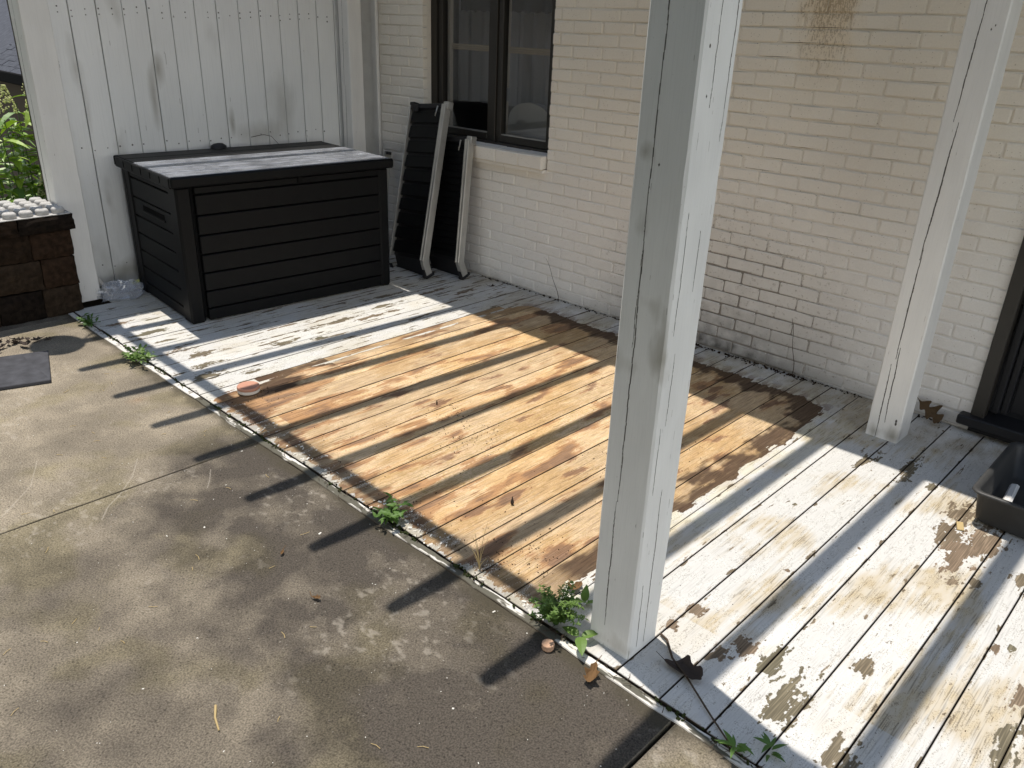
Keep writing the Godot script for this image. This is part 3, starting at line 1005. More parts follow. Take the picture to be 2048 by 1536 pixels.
	for k in 14:
		g.quad(Vector3(cp[k].x, 0.5, -0.30), Vector3(cp[k].x, cp[k].y, -0.30), Vector3(cp[k + 1].x, cp[k + 1].y, -0.30), Vector3(cp[k + 1].x, 0.5, -0.30))
		g.quad(Vector3(cp[k].x, cp[k].y, -0.36), Vector3(cp[k + 1].x, cp[k + 1].y, -0.36), Vector3(cp[k + 1].x, cp[k + 1].y, -0.30), Vector3(cp[k].x, cp[k].y, -0.30))
	part("chair_back", g.mesh(), M.chair, win)
	# sill of painted bricks
	g = Geo.new()
	g.box(Vector3(0.877, 0.79, -0.07), Vector3(1.16, 0.02, 0.2), 0.002)
	var sill := part("window_sill", g.mesh(), M.brick, o)
	var n := 6
	for k in n:
		g = Geo.new()
		var w := 1.215 / n
		g.box(Vector3.ZERO, Vector3(w - 0.0015, 0.082, 0.155), 0.005)
		part("brick", g.mesh(), M.brick, sill, Vector3(0.242 + (k + 0.5) * w, 0.846 + rng.randf_range(-0.0012, 0.0012), -0.035 + rng.randf_range(-0.0015, 0.0015)), Basis(Vector3.RIGHT, 0.06))
	# door
	g = Geo.new()
	g.box(Vector3(4.134, 1.06, -0.01), Vector3(0.056, 1.98, 0.06), 0.004)
	g.box(Vector3(5.2, 2.06, -0.01), Vector3(2.19, 0.056, 0.0598), 0.004)
	var door := part("door", g.mesh(), M.dark_metal, o)
	g = Geo.new()
	for k in [[4.168, 4.196, -0.055], [4.2, 4.225, -0.085], [4.23, 4.30, -0.12]]:
		g.box(Vector3((k[0] + k[1]) * 0.5, 1.06, k[2] - 0.02), Vector3(k[1] - k[0], 1.93, 0.05), 0.003)
	g.box(Vector3(5.25, 0.14, -0.142), Vector3(1.88, 0.09, 0.048), 0.003)
	part("sliding_frame", g.mesh(), M.black, door)
	g = Geo.new()
	g.box(Vector3(5.25, 1.1, -0.15), Vector3(1.9, 1.9, 0.006))
	part("pane", g.mesh(), M.glass, door)
	g = Geo.new()
	g.box(Vector3(5.2, 0.062, -0.02), Vector3(2.27, 0.045, 0.16), 0.006)
	g.box(Vector3(5.2, 0.02, -0.06), Vector3(2.18, 0.04, 0.12))
	part("threshold", g.mesh(), M.black, door)
	# closed room behind both openings
	g = Geo.new()
	g.box(Vector3(2.8, 1.2, -2.8), Vector3(7.2, 2.9, 0.1))
	g.box(Vector3(-0.75, 1.2, -1.5), Vector3(0.1, 2.9, 2.7))
	g.box(Vector3(6.35, 1.2, -1.5), Vector3(0.1, 2.9, 2.7))
	g.box(Vector3(2.8, -0.15, -1.5), Vector3(7.2, 0.1, 2.6))
	g.box(Vector3(2.8, 2.6, -1.5), Vector3(7.0, 0.1, 2.6))
	part("room", g.mesh(), M.room, o)


func post_mesh(w: float, h: float, s: int) -> ArrayMesh:
	# an upright post on the origin corner; the four faces share one strip of texture
	var r := RandomNumberGenerator.new()
	r.seed = s
	var g := Geo.new()
	var e := 0.005
	var seg := 40
	var ringp := func(y: float) -> PackedVector3Array:
		var p := PackedVector3Array()
		for c in [[0, 1], [1, 1], [1, 0], [0, 0]]:
			pass
		var j := func() -> float: return r.randf_range(-0.0005, 0.0005)
		var je := e + absf(r.randfn(0.0, 0.0008))
		p.append(Vector3(je, y, w + j.call())); p.append(Vector3(w - je, y, w + j.call()))
		p.append(Vector3(w + j.call(), y, w - je)); p.append(Vector3(w + j.call(), y, je))
		p.append(Vector3(w - je, y, j.call())); p.append(Vector3(je, y, j.call()))
		p.append(Vector3(j.call(), y, je)); p.append(Vector3(j.call(), y, w - je))
		return p
	var us := [0.005, 0.245, 0.255, 0.495, 0.505, 0.745, 0.755, 0.995, 1.005]
	var a: PackedVector3Array = ringp.call(0.0)
	for k in seg:
		var y1 := h * (k + 1) / seg
		var b: PackedVector3Array = ringp.call(y1)
		for i in 8:
			var i2 := (i + 1) % 8
			g.quad(a[i], a[i2], b[i2], b[i], Rect2(us[i], 1.0 - float(k + 1) / seg, us[i + 1] - us[i], 1.0 / seg))
		a = b
	for i in range(1, 7): g.tri(a[0], a[i], a[i + 1])
	return g.mesh()


func fence() -> void:
	var o := thing("board_fence", "tall white painted board fence behind the black storage chest", "fence", Vector3(-0.38, 0, 0))
	var zs := [2.30, 2.157, 2.01, 1.86, 1.715, 1.57, 1.425, 1.275, 1.13, 0.98, 0.835, 0.685, 0.54, 0.395, 0.25, 0.10, 0.01]
	for i in zs.size() - 1:
		var g := Geo.new()
		var gap := rng.randf_range(0.003, 0.0075)
		g.box(Vector3.ZERO, Vector3(0.02, 2.33 + rng.randf_range(-0.008, 0.008), zs[i] - zs[i + 1] - gap), 0.002)
		part("board", g.mesh(), M.fence, o, Vector3(rng.randf_range(-0.002, 0.002), 1.185, (zs[i] + zs[i + 1]) * 0.5), Basis(Vector3.RIGHT, rng.randf_range(-0.0008, 0.0008)))
	var g := Geo.new()
	for y in [0.14, 0.87, 1.6, 2.25]:
		g.box(Vector3(-0.032, y, 1.15), Vector3(0.04, 0.09, 2.28), 0.003)
	part("rail", g.mesh(), M.timber, o)
	g = Geo.new()
	g.box(Vector3(-0.062, 1.16, 1.15), Vector3(0.018, 2.26, 2.28), 0.002)
	part("added_backing", g.mesh(), M.dark_wood, o)  # unseen dark sheet added so no sun shows through the board gaps
	part("post", post_mesh(0.15, 2.36, 7), M.back_post, o, Vector3(0.03, 0.0, 2.165), Basis())
	part("post", post_mesh(0.115, 2.36, 8), M.back_post, o, Vector3(0.065, 0.0, 0.14), Basis())
	g = Geo.new()
	g.box(Vector3(0.06, 1.18, 0.010), Vector3(0.15, 2.36, 0.02), 0.002)
	g.box(Vector3(0.165, 1.18, 0.0135), Vector3(0.05, 2.36, 0.027), 0.003)
	part("trim_board", g.mesh(), M.timber, o)


func deck() -> void:
	var o := thing("wooden_deck", "worn white painted plank deck with a bare brown square in the middle", "", Vector3.ZERO, 0.0, "", "structure")
	var k0 := -16
	for k in range(k0, 25):
		var xa := X0 + k * PITCH
		var z1 := 2.379 if xa > -0.12 else 2.15
		var w := PITCH - rng.randf_range(0.0028, 0.0050)
		var g := Geo.new()
		var len := z1 - 0.004 + rng.randf_range(-0.004, 0.002)
		g.box(Vector3.ZERO, Vector3(w, 0.028, len), 0.0016)
		part("board", g.mesh(), M.deck_far if xa < 2.85 else M.deck_near, o, Vector3(xa + PITCH * 0.5, -0.014 + rng.randf_range(-0.0012, 0.0012), 0.004 + len * 0.5), Basis.from_euler(Vector3(0, 0, rng.randf_range(-0.006, 0.006))))
	var g := Geo.new()
	g.box(Vector3(2.5, -0.09, 1.17), Vector3(5.9, 0.1, 2.3))
	part("joist_frame", g.mesh(), M.dark_wood, o)
	# edge strip, a little wavy and rounded over
	for half in 2:
		g = Geo.new()
		var xa: float = [-0.05, 2.9][half]
		var xb: float = [2.9, 5.35][half]
		var n := int((xb - xa) / 0.03)
		var f := FastNoiseLite.new()
		f.seed = 5
		f.frequency = 1.0
		var ring := func(x: float) -> PackedVector3Array:
			var a := f.get_noise_1d(x * 1.3) * 0.006 + f.get_noise_1d(x * 9.0) * 0.0030
			var b := f.get_noise_1d(x * 1.7 + 90.0) * 0.005 + f.get_noise_1d(x * 14.0 + 50.0) * 0.0030
			return PackedVector3Array([Vector3(x, -0.06, 2.416 + a), Vector3(x, -0.006 + b, 2.4145 + a), Vector3(x, -0.0035 + b, 2.412 + a), Vector3(x, -0.003 + b, 2.400 + a * 0.5), Vector3(x, -0.003 + b, 2.386), Vector3(x, -0.05, 2.384)])
		var p: PackedVector3Array = ring.call(xa)
		for i in n:
			var q: PackedVector3Array = ring.call(xa + (xb - xa) * (i + 1) / n)
			for k in 5: g.quad(p[k], q[k], q[k + 1], p[k + 1])
			p = q
		part("edge_strip", g.mesh(), M.deck_far if half == 0 else M.deck_near, o)


func pergola() -> void:
	tag(part("white_post", post_mesh(0.14, 2.42, 3), M.front_post, null, Vector3(3.758, 0.0, 2.186)), "thick weathered white post at the front edge of the deck", "post", "porch posts")
	tag(part("white_post", post_mesh(0.14, 2.69, 4), M.back_post, null, Vector3(3.795, 0.0, 0.255)), "cracked white post near the brick wall and the door", "post", "porch posts")
	var o := thing("pergola", "white slatted pergola roof above the deck", "pergola")
	var g := Geo.new()
	g.box(Vector3(3.0, 2.43, 2.190), Vector3(6.6, 0.14, 0.058), 0.003)
	part("beam", g.mesh(), M.timber, o)
	for xs in [0.10, 0.525, 0.92, 1.335, 1.735, 2.125, 2.50, 2.885, 3.285, 3.69, 4.10, 4.53, 4.93, 5.33, 5.73, 6.13]:
		g = Geo.new()
		# tail tapers beyond the beam
		var xc: float = xs - 0.668
		var tilt := 0.012 + 0.040 * ss(3.4, 2.0, xs)      # rafters nailed a little out of square
		var prof := [Vector2(0.05, 2.50), Vector2(2.30, 2.50), Vector2(2.33, 2.515), Vector2(2.50, 2.53), Vector2(2.54, 2.55), Vector2(2.55, 2.59), Vector2(2.54, 2.60), Vector2(2.38, 2.64), Vector2(0.05, 2.64)]
		for sgn in [-1.0, 1.0]:
			for i in range(1, prof.size() - 1):
				var a := Vector3(xc + sgn * 0.019 - tilt * (prof[0].x - 0.5), prof[0].y, prof[0].x)
				var b := Vector3(xc + sgn * 0.019 - tilt * (prof[i].x - 0.5), prof[i].y, prof[i].x)
				var c := Vector3(xc + sgn * 0.019 - tilt * (prof[i + 1].x - 0.5), prof[i + 1].y, prof[i + 1].x)
				if sgn > 0: g.tri(a, c, b)
				else: g.tri(a, b, c)
		for i in prof.size():
			var a: Vector2 = prof[i]
			var b: Vector2 = prof[(i + 1) % prof.size()]
			var ta: float = xc - tilt * (a.x - 0.5)
			var tb: float = xc - tilt * (b.x - 0.5)
			g.quad(Vector3(ta - 0.019, a.y, a.x), Vector3(ta + 0.019, a.y, a.x), Vector3(tb + 0.019, b.y, b.x), Vector3(tb - 0.019, b.y, b.x))
		part("rafter", g.mesh(), M.timber, o)


func chest() -> void:
	# local x runs along the front, z points out of the front, y up
	var o := thing("storage_chest", "large black plank-style storage chest with a wet lid against the fence", "storage chest", Vector3(0.645, 0.0, 1.306) - Vector3(0.997, 0, 0.074) * 0.42, 1.4967)
	var g := Geo.new()
	g.box(Vector3(0, 0.40, 0), Vector3(1.27, 0.76, 0.76))
	part("core", g.mesh(), M.gap, o)
	var ys := [0.004, 0.075, 0.177, 0.283, 0.389, 0.497, 0.607, 0.722, 0.765]
	for i in 8:
		var h: float = ys[i + 1] - ys[i] - 0.007
		var y: float = (ys[i] + ys[i + 1]) * 0.5
		g = Geo.new()
		g.box(Vector3(0, 0, 0), Vector3(1.17, h, 0.03), 0.004)
		part("plank", g.mesh(), M.plastic, o, Vector3(0.02, y, 0.395))
		g = Geo.new()
		g.box(Vector3(0, 0, 0), Vector3(0.03, h, 0.68), 0.004)
		part("plank", g.mesh(), M.plastic, o, Vector3(-0.648, y, -0.01))
		part("plank", g.mesh(), M.plastic, o, Vector3(0.648, y, -0.01))
	for sx in [-1.0, 1.0]:
		for sz in [-1.0, 1.0]:
			g = Geo.new()
			var wx := 0.085 if sx < 0 else 0.07
			g.box(Vector3(sx * (0.672 - wx * 0.5), 0.385, sz * (0.418 - 0.03)), Vector3(wx, 0.77, 0.06), 0.012)
			g.box(Vector3(sx * (0.668 - 0.013), 0.385, sz * (0.412 - 0.06)), Vector3(0.03, 0.768, 0.10), 0.008)
			part("corner_post", g.mesh(), M.plastic, o)
	# slot handle in the left side
	g = Geo.new()
	g.box(Vector3(-0.6635, 0.565, 0.02), Vector3(0.004, 0.03, 0.33), 0.001)
	part("handle_slot", g.mesh(), M.gap, o)
	g = Geo.new()
	g.box(Vector3(-0.663, 0.546, 0.02), Vector3(0.014, 0.012, 0.35), 0.004)
	part("handle_lip", g.mesh(), M.plastic, o)
	g = Geo.new()
	g.box(Vector3(0.06, 0.752, 0.414), Vector3(0.03, 0.04, 0.01), 0.003)
	part("latch", g.mesh(), M.gap, o)
	# lid
	g = Geo.new()
	g.box(Vector3(0, 0.799, 0.436), Vector3(1.395, 0.058, 0.028), 0.009)
	g.box(Vector3(0, 0.799, -0.436), Vector3(1.395, 0.058, 0.024), 0.006)
	g.box(Vector3(-0.69, 0.795, 0), Vector3(0.02, 0.056, 0.846), 0.005)
	g.box(Vector3(0.69, 0.795, 0), Vector3(0.02, 0.056, 0.846), 0.005)
	g.box(Vector3(0, 0.79, 0), Vector3(1.36, 0.04, 0.845))
	var lid := part("lid", g.mesh(), M.plastic, o)
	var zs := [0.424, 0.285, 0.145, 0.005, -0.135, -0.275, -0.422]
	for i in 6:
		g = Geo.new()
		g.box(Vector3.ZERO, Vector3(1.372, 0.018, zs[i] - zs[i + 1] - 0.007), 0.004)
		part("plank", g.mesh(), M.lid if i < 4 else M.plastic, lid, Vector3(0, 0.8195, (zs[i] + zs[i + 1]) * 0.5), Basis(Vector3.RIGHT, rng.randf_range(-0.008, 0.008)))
		g = Geo.new()
		g.box(Vector3.ZERO, Vector3(0.004, 0.035, 0.006))
		part("notch", g.mesh(), M.gap, lid, Vector3(-0.7, 0.80, zs[i + 1] + 0.01))
	var d := Geo.new()
	for k in 70:
		var p := Vector3(rng.randf_range(-0.66, 0.66), 0.829, rng.randf_range(-0.1, 0.41))
		var r := rng.randf_range(0.0015, 0.005) * (3.0 if k < 4 else 1.0)
		d.xf = Transform3D(Basis(), p)
		d.lathe(PackedVector2Array([Vector2(r, 0), Vector2(r * 0.8, r * 0.32), Vector2(r * 0.4, r * 0.46), Vector2(0.0001, r * 0.5)]), 8, 1.0, rng.randf_range(0.6, 1.3))
	d.smooth = true
	part("water_drops", d.mesh(), M.water, lid).set_meta("kind", "stuff")


func ramp(o: Node3D, L: float, W: float, n: int) -> void:
	# local y runs up the ramp, x across, z towards the viewer
	var g := Geo.new()
	g.box(Vector3(0, L * 0.5 + 0.05, -0.02), Vector3(W - 0.04, L - 0.13, 0.012))
	g.xf = Transform3D(Basis(Vector3.RIGHT, 0.45), Vector3(0, 0.112, -0.02))
	g.box(Vector3(0, -0.055, 0), Vector3(W - 0.06, 0.12, 0.012))
	part("panel", g.mesh(), M.black, o)
	for i in n:
		var y0 := 0.13 + (L - 0.16) * i / n
		var y1 := 0.13 + (L - 0.16) * (i + 1) / n
		g = Geo.new()
		g.xf = Transform3D(Basis(Vector3.RIGHT, -0.10), Vector3.ZERO)
		g.box(Vector3.ZERO, Vector3(W - 0.066, (y1 - y0) * 0.84, 0.014), 0.004)
		part("slat", g.mesh(), M.plastic, o, Vector3(-0.014, (y0 + y1) * 0.5, -0.006))
	for s in [-1.0, 1.0]:
		g = Geo.new()
		var rw := 0.036 if s > 0 else 0.012
		g.box(Vector3(s * (W * 0.5 - rw * 0.5), L * 0.5 + 0.055, 0.004 if s > 0 else -0.004), Vector3(rw, L - 0.11, 0.054 if s > 0 else 0.044), 0.004)
		if s > 0: g.box(Vector3(s * (W * 0.5 - 0.029), L * 0.5 + 0.055, 0.032), Vector3(0.012, L - 0.112, 0.006), 0.002)
		g.xf = Transform3D(Basis(Vector3.RIGHT, 0.50), Vector3(s * (W * 0.5 - 0.018), 0.115, 0.004))
		if s > 0: g.box(Vector3(0, -0.052, 0.0), Vector3(0.0356, 0.115, 0.053), 0.004)
		part("side_rail", g.mesh(), M.aluminium, o)
		g = Geo.new()
		g.xf = Transform3D(Basis(Vector3.RIGHT, 0.55), Vector3(s * (W * 0.5 - 0.021), 0.115, 0.004))
		g.box(Vector3(0, -0.11, 0.002), Vector3(0.05, 0.024, 0.078), 0.006)
		g.box(Vector3(s * 0.006, -0.085, 0.034), Vector3(0.03, 0.06, 0.012), 0.004)
		part("foot", g.mesh(), M.black, o)
		g = Geo.new()
		g.box(Vector3(s * (W * 0.5 - 0.02), L - 0.005, -0.012), Vector3(0.05, 0.05, 0.05), 0.004)
		part("end_cap", g.mesh(), M.aluminium if s > 0 else M.black, o)
	g = Geo.new()
	g.box(Vector3(0, L - 0.008, -0.012), Vector3(W - 0.09, 0.034, 0.04), 0.005)
	g.box(Vector3(-W * 0.32, L - 0.02, 0.008), Vector3(0.05, 0.05, 0.02), 0.004)
	part("top_bar", g.mesh(), M.black, o)
	g = Geo.new()
	g.tube(PackedVector3Array([Vector3(W * 0.26, L - 0.01, 0.014), Vector3(W * 0.265, L - 0.05, 0.022), Vector3(W * 0.245, L - 0.075, 0.02), Vector3(W * 0.24, L - 0.055, 0.02)]), 0.005, 0.003, 6)
	part("hook", g.mesh(), M.aluminium, o)


func leaning(top: Vector3, foot: Vector3, across: Vector3) -> Transform3D:
	var y := (top - foot).normalized()
	var x := (across - y * across.dot(y)).normalized()
	return Transform3D(Basis(x, y, x.cross(y)), foot)


func ramps() -> void:
	var o := thing("loading_ramp", "taller black folding ramp with grey side rails beside the chest", "ramp", Vector3.ZERO, 0.0, "ramps leaning on the house wall")
	o.transform = leaning(Vector3(0.462, 1.10, 0.088), Vector3(0.555, 0.0, 0.395), Vector3(1, 0.02, 0.05))
	ramp(o, 1.15, 0.405, 10)
	o = thing("loading_ramp", "shorter ribbed black ramp with grey side rails, under the window sill", "ramp", Vector3.ZERO, 0.0, "ramps leaning on the house wall")
	o.transform = leaning(Vector3(0.675, 0.905, 0.075), Vector3(0.725, 0.0, 0.215), Vector3(1, 0.02, 0.02))
	ramp(o, 0.925, 0.40, 17)
	o = thing("metal_rail", "narrow grey metal rail leaning on the brick wall behind the chest", "rail")
	o.transform = leaning(Vector3(-0.055, 0.735, 0.035), Vector3(-0.05, 0.0, 0.14), Vector3(1, 0, 0))
	var g := Geo.new()
	g.box(Vector3(0, 0.37, 0), Vector3(0.045, 0.74, 0.006), 0.002)
	g.box(Vector3(-0.02, 0.37, 0.015), Vector3(0.006, 0.7395, 0.03), 0.002)
	part("channel", g.mesh(), M.aluminium, o)
	g = Geo.new()
	g.box(Vector3(0, 0.725, 0.008), Vector3(0.05, 0.02, 0.02), 0.003)
	part("end_cap", g.mesh(), M.black, o)


func rough_block(s: int, size: Vector3) -> ArrayMesh:
	var r := RandomNumberGenerator.new()
	r.seed = s
	var g := Geo.new()
	var h := size * 0.5
	var P := []
	var nu := 7
	var nv := 5
	for j in nv + 1:
		var row := []
		for i in nu + 1:
			var rim: bool = i == 0 or i == nu or j == 0 or j == nv
			row.append(Vector3((-0.014 if rim else 0.0) + r.randf_range(-0.006, 0.006) + h.x, lerpf(-h.y, h.y, float(j) / nv) + (r.randf_range(-0.003, 0.003) if rim else 0.0), lerpf(h.z, -h.z, float(i) / nu) + (r.randf_range(-0.004, 0.004) if rim else 0.0)))
		P.append(row)
	for j in nv:
		for i in nu: g.quad(P[j][i], P[j][i + 1], P[j + 1][i + 1], P[j + 1][i])
	# end face that shows beside the fence post, top, and the rest
	for j in nv: g.quad(Vector3(-h.x, P[j][0].y, h.z), P[j][0], P[j + 1][0], Vector3(-h.x, P[j + 1][0].y, h.z))
	for j in nv: g.quad(P[j][nu], Vector3(-h.x, P[j][nu].y, -h.z), Vector3(-h.x, P[j + 1][nu].y, -h.z), P[j + 1][nu])
	for i in nu: g.quad(P[nv][i], P[nv][i + 1], Vector3(-h.x, h.y, P[nv][i + 1].z), Vector3(-h.x, h.y, P[nv][i].z))
	g.quad(Vector3(-h.x, -h.y, h.z), Vector3(-h.x, h.y, h.z), Vector3(-h.x, h.y, -h.z), Vector3(-h.x, -h.y, -h.z))
	return g.mesh()


func retaining_wall() -> void:
	var o := thing("retaining_wall", "low dark brown block retaining wall beside the fence post", "wall")
	var rows := [[-0.03, 0.155, 0.0], [0.158, 0.322, -0.12], [0.325, 0.472, -0.03], [0.475, 0.562, -0.20]]
	var cuts := [[2.318, 2.52, 2.75, 2.98, 3.22, 3.46, 3.7, 3.95, 4.2, 4.45, 4.7, 4.95, 5.2], [2.312, 2.497, 2.735, 2.97, 3.2, 3.44, 3.68, 3.9, 4.15, 4.4, 4.65, 4.9, 5.15], [2.308, 2.525, 2.70, 2.93, 3.17, 3.42, 3.66, 3.9, 4.14, 4.38, 4.63, 4.88, 5.13], [2.285, 2.572, 2.86, 3.15, 3.45, 3.74, 4.03, 4.32, 4.6, 4.9, 5.19]]
	for j in 4:
		for k in cuts[j].size() - 1:
			var a: float = cuts[j][k]
			var b: float = cuts[j][k + 1]
			var sz := Vector3(0.27 if j == 3 else 0.24, rows[j][1] - rows[j][0] - 0.002, b - a - 0.004)
			var m := rough_block(900 + j * 20 + k, sz)
			var pick: int = [3, 0, 0, 2][j] if (k + j) % 3 == 0 else [0, 1, 1, 2][j] if (k % 2 == 0) else [2, 3, 0, 0][j]
			part("block", m, M.rust_block[pick], o, Vector3(-0.055 + (0.012 if j == 3 else -0.004 * j) - sz.x * 0.5, (rows[j][0] + rows[j][1]) * 0.5, (a + b) * 0.5))
	var g := Geo.new()
	g.box(Vector3(-0.62, 0.20, 3.75), Vector3(0.62, 0.5, 2.85), 0.02)
	tag(part("planting_bed", g.mesh(), M.soil), "raised soil bed behind the brown block wall", "", "", "structure")
	# dimpled tray on the cap
	var t := thing("dimpled_tray", "white dimpled plastic tray of round knobs on top of the block wall", "tray", Vector3(-0.06, 0.563, 2.30), 0.03)
	g = Geo.new()
	g.box(Vector3(-0.205, 0.003, 0.33), Vector3(0.41, 0.006, 0.67), 0.002)
	part("sheet", g.mesh(), M.tray, t)
	var kn := Geo.new()
	kn.smooth = true
	kn.lathe(PackedVector2Array([Vector2(0.0235, 0.0), Vector2(0.0255, 0.008), Vector2(0.0245, 0.019), Vector2(0.020, 0.0245), Vector2(0.013, 0.0255), Vector2(0.008, 0.021), Vector2(0.0005, 0.0195)]), 20)
	var km := kn.mesh()
	for i in 5:
		for j in 8:
			part("knob", km, M.tray, t, Vector3(-0.045 - i * 0.080, 0.0055, 0.045 + j * 0.082), Basis.from_scale(Vector3(1.36, 1.25, 1.36)))


func rounded(cx: float, cz: float, hx: float, hz: float, r: float, y: float) -> PackedVector3Array:
	var p := PackedVector3Array()
	for q in 4:
		var c := Vector2(cx + (hx - r) * [1, -1, -1, 1][q], cz + (hz - r) * [1, 1, -1, -1][q])
		for k in 7:
			var a := PI * 0.5 * (q + k / 6.0)
			p.append(Vector3(c.x + r * cos(a), y, c.y + r * sin(a)))
	return p


func tub() -> void:
	var o := thing("plastic_tub", "open dark grey plastic tub with a rolled rim by the door", "tub", Vector3(4.36, 0.0, 0.30))
	var loops := []
	# from the outer foot up over the rim and down inside; x 0 to 0.5, z 0 to 0.52
	for e in [[0.235, 0.238, 0.03, 0.004], [0.245, 0.25, 0.03, 0.016], [0.262, 0.268, 0.035, 0.126], [0.275, 0.281, 0.04, 0.128], [0.279, 0.285, 0.042, 0.133], [0.277, 0.283, 0.042, 0.139], [0.268, 0.274, 0.038, 0.141], [0.258, 0.264, 0.034, 0.138], [0.252, 0.258, 0.032, 0.128], [0.232, 0.238, 0.028, 0.010], [0.20, 0.206, 0.02, 0.007]]:
		loops.append(rounded(0.25, 0.265, e[0], e[1], e[2], e[3]))
	var g := Geo.new()
	g.smooth = true
	for i in loops.size() - 1:
		var a: PackedVector3Array = loops[i]
		var b: PackedVector3Array = loops[i + 1]
		for k in a.size():
			var k2 := (k + 1) % a.size()
			g.quad(a[k2], a[k], b[k], b[k2])
	var fl: PackedVector3Array = loops[-1]
	for k in range(1, fl.size() - 1): g.tri(fl[0], fl[k + 1], fl[k])
	part("shell", g.mesh(), M.grey_plastic, o)
	g = Geo.new()
	g.box(Vector3(0.30, 0.035, 0.40), Vector3(0.12, 0.05, 0.10), 0.01)
	g.box(Vector3(0.34, 0.025, 0.24), Vector3(0.1, 0.03, 0.16), 0.008)
	part("moulded_step", g.mesh(), M.grey_plastic, o)
	g = Geo.new()
	g.smooth = false
	g.box(Vector3.ZERO, Vector3(0.034, 0.018, 0.165), 0.008)
	tag(part("white_bar", g.mesh(), M.white_plastic, null, Vector3(4.425, 0.05, 0.60), Basis.from_euler(Vector3(0.12, 0.06, 0.25))), "short rounded white bar lying inside the dark grey tub", "bar")


func leaf_mesh(L: float, W: float, fold: float, droop: float, nseg := 5) -> ArrayMesh:
	# along +z from the stalk, folded about its midrib
	var g := Geo.new()
	for i in nseg:
		var a := float(i) / nseg
		var b := float(i + 1) / nseg
		var wa := W * pow(sin(PI * pow(a, 0.75)), 0.9) * 0.5 + 0.0004
		var wb := W * pow(sin(PI * pow(b, 0.75)), 0.9) * 0.5 + 0.0004
		var pa := Vector3(0, -droop * a * a * L, a * L)
		var pb := Vector3(0, -droop * b * b * L, b * L)
		for s in [-1.0, 1.0]:
			var qa := pa + Vector3(s * wa, fold * wa, 0)
			var qb := pb + Vector3(s * wb, fold * wb, 0)
			if s > 0: g.quad(pa, pb, qb, qa)
			else: g.quad(pa, qa, qb, pb)
	return g.mesh()


func add_mesh(g: Geo, m: ArrayMesh, t: Transform3D) -> void:
	var ar := m.surface_get_arrays(0)
	for v in ar[Mesh.ARRAY_VERTEX]: g.v.append(t * v)
	for v in ar[Mesh.ARRAY_NORMAL]: g.n.append((t.basis * v).normalized())
	g.uv.append_array(ar[Mesh.ARRAY_TEX_UV])


func neighbour() -> void:
	var o := thing("neighbour_house", "low grey shingled house roof beyond the leafy bush", "house", Vector3(-6.6, 0, 0.45))
	var g := Geo.new()
	g.box(Vector3(-4.0, -0.4, -3.6), Vector3(8.6, 2.4, 6.0))
	part("wall", g.mesh(), M.dark_wood, o)
	g = Geo.new()
	g.box(Vector3(-4.0, 0.80, 0.02), Vector3(9.2, 0.13, 0.10), 0.01)
	g.box(Vector3(-4.0, 0.745, -0.35), Vector3(9.1, 0.03, 0.62))
	part("gutter", g.mesh(), M.gap, o)
	# rows of overlapping shingles, each with its own tabs
	g = Geo.new()
	var r := RandomNumberGenerator.new()
	r.seed = 12
	var pitch := 0.55
	for j in 30:
		var s := j * 0.105
		var x := -1.6 - (j % 2) * 0.1 - r.randf() * 0.08
		while x < 1.0:
			var w := r.randf_range(0.19, 0.27)
			g.xf = Transform3D(Basis(Vector3.RIGHT, pitch - 0.03), Vector3(x + w * 0.5, 0.862 + s * sin(pitch) + r.randf_range(0.0, 0.006), 0.02 - s * cos(pitch)))
			g.box(Vector3(0, 0, -0.06), Vector3(w - 0.008, 0.012, 0.16))
			x += w
	part("shingles", g.mesh(), M.shingle, o).set_meta("kind", "stuff")
	g = Geo.new()
	g.xf = Transform3D(Basis(Vector3.RIGHT, pitch), Vector3(-4.0, 0.82 + 1.9 * sin(pitch), -1.9 * cos(pitch)))
	g.box(Vector3.ZERO, Vector3(9.2, 0.05, 3.9))
	g.xf = Transform3D(Basis(Vector3.RIGHT, -pitch), Vector3(-4.0, 0.82 + 1.9 * sin(pitch), -5.0 * cos(pitch) - 0.55))
	g.box(Vector3.ZERO, Vector3(9.2, 0.05, 3.9))
	part("roof", g.mesh(), M.shingle, o)


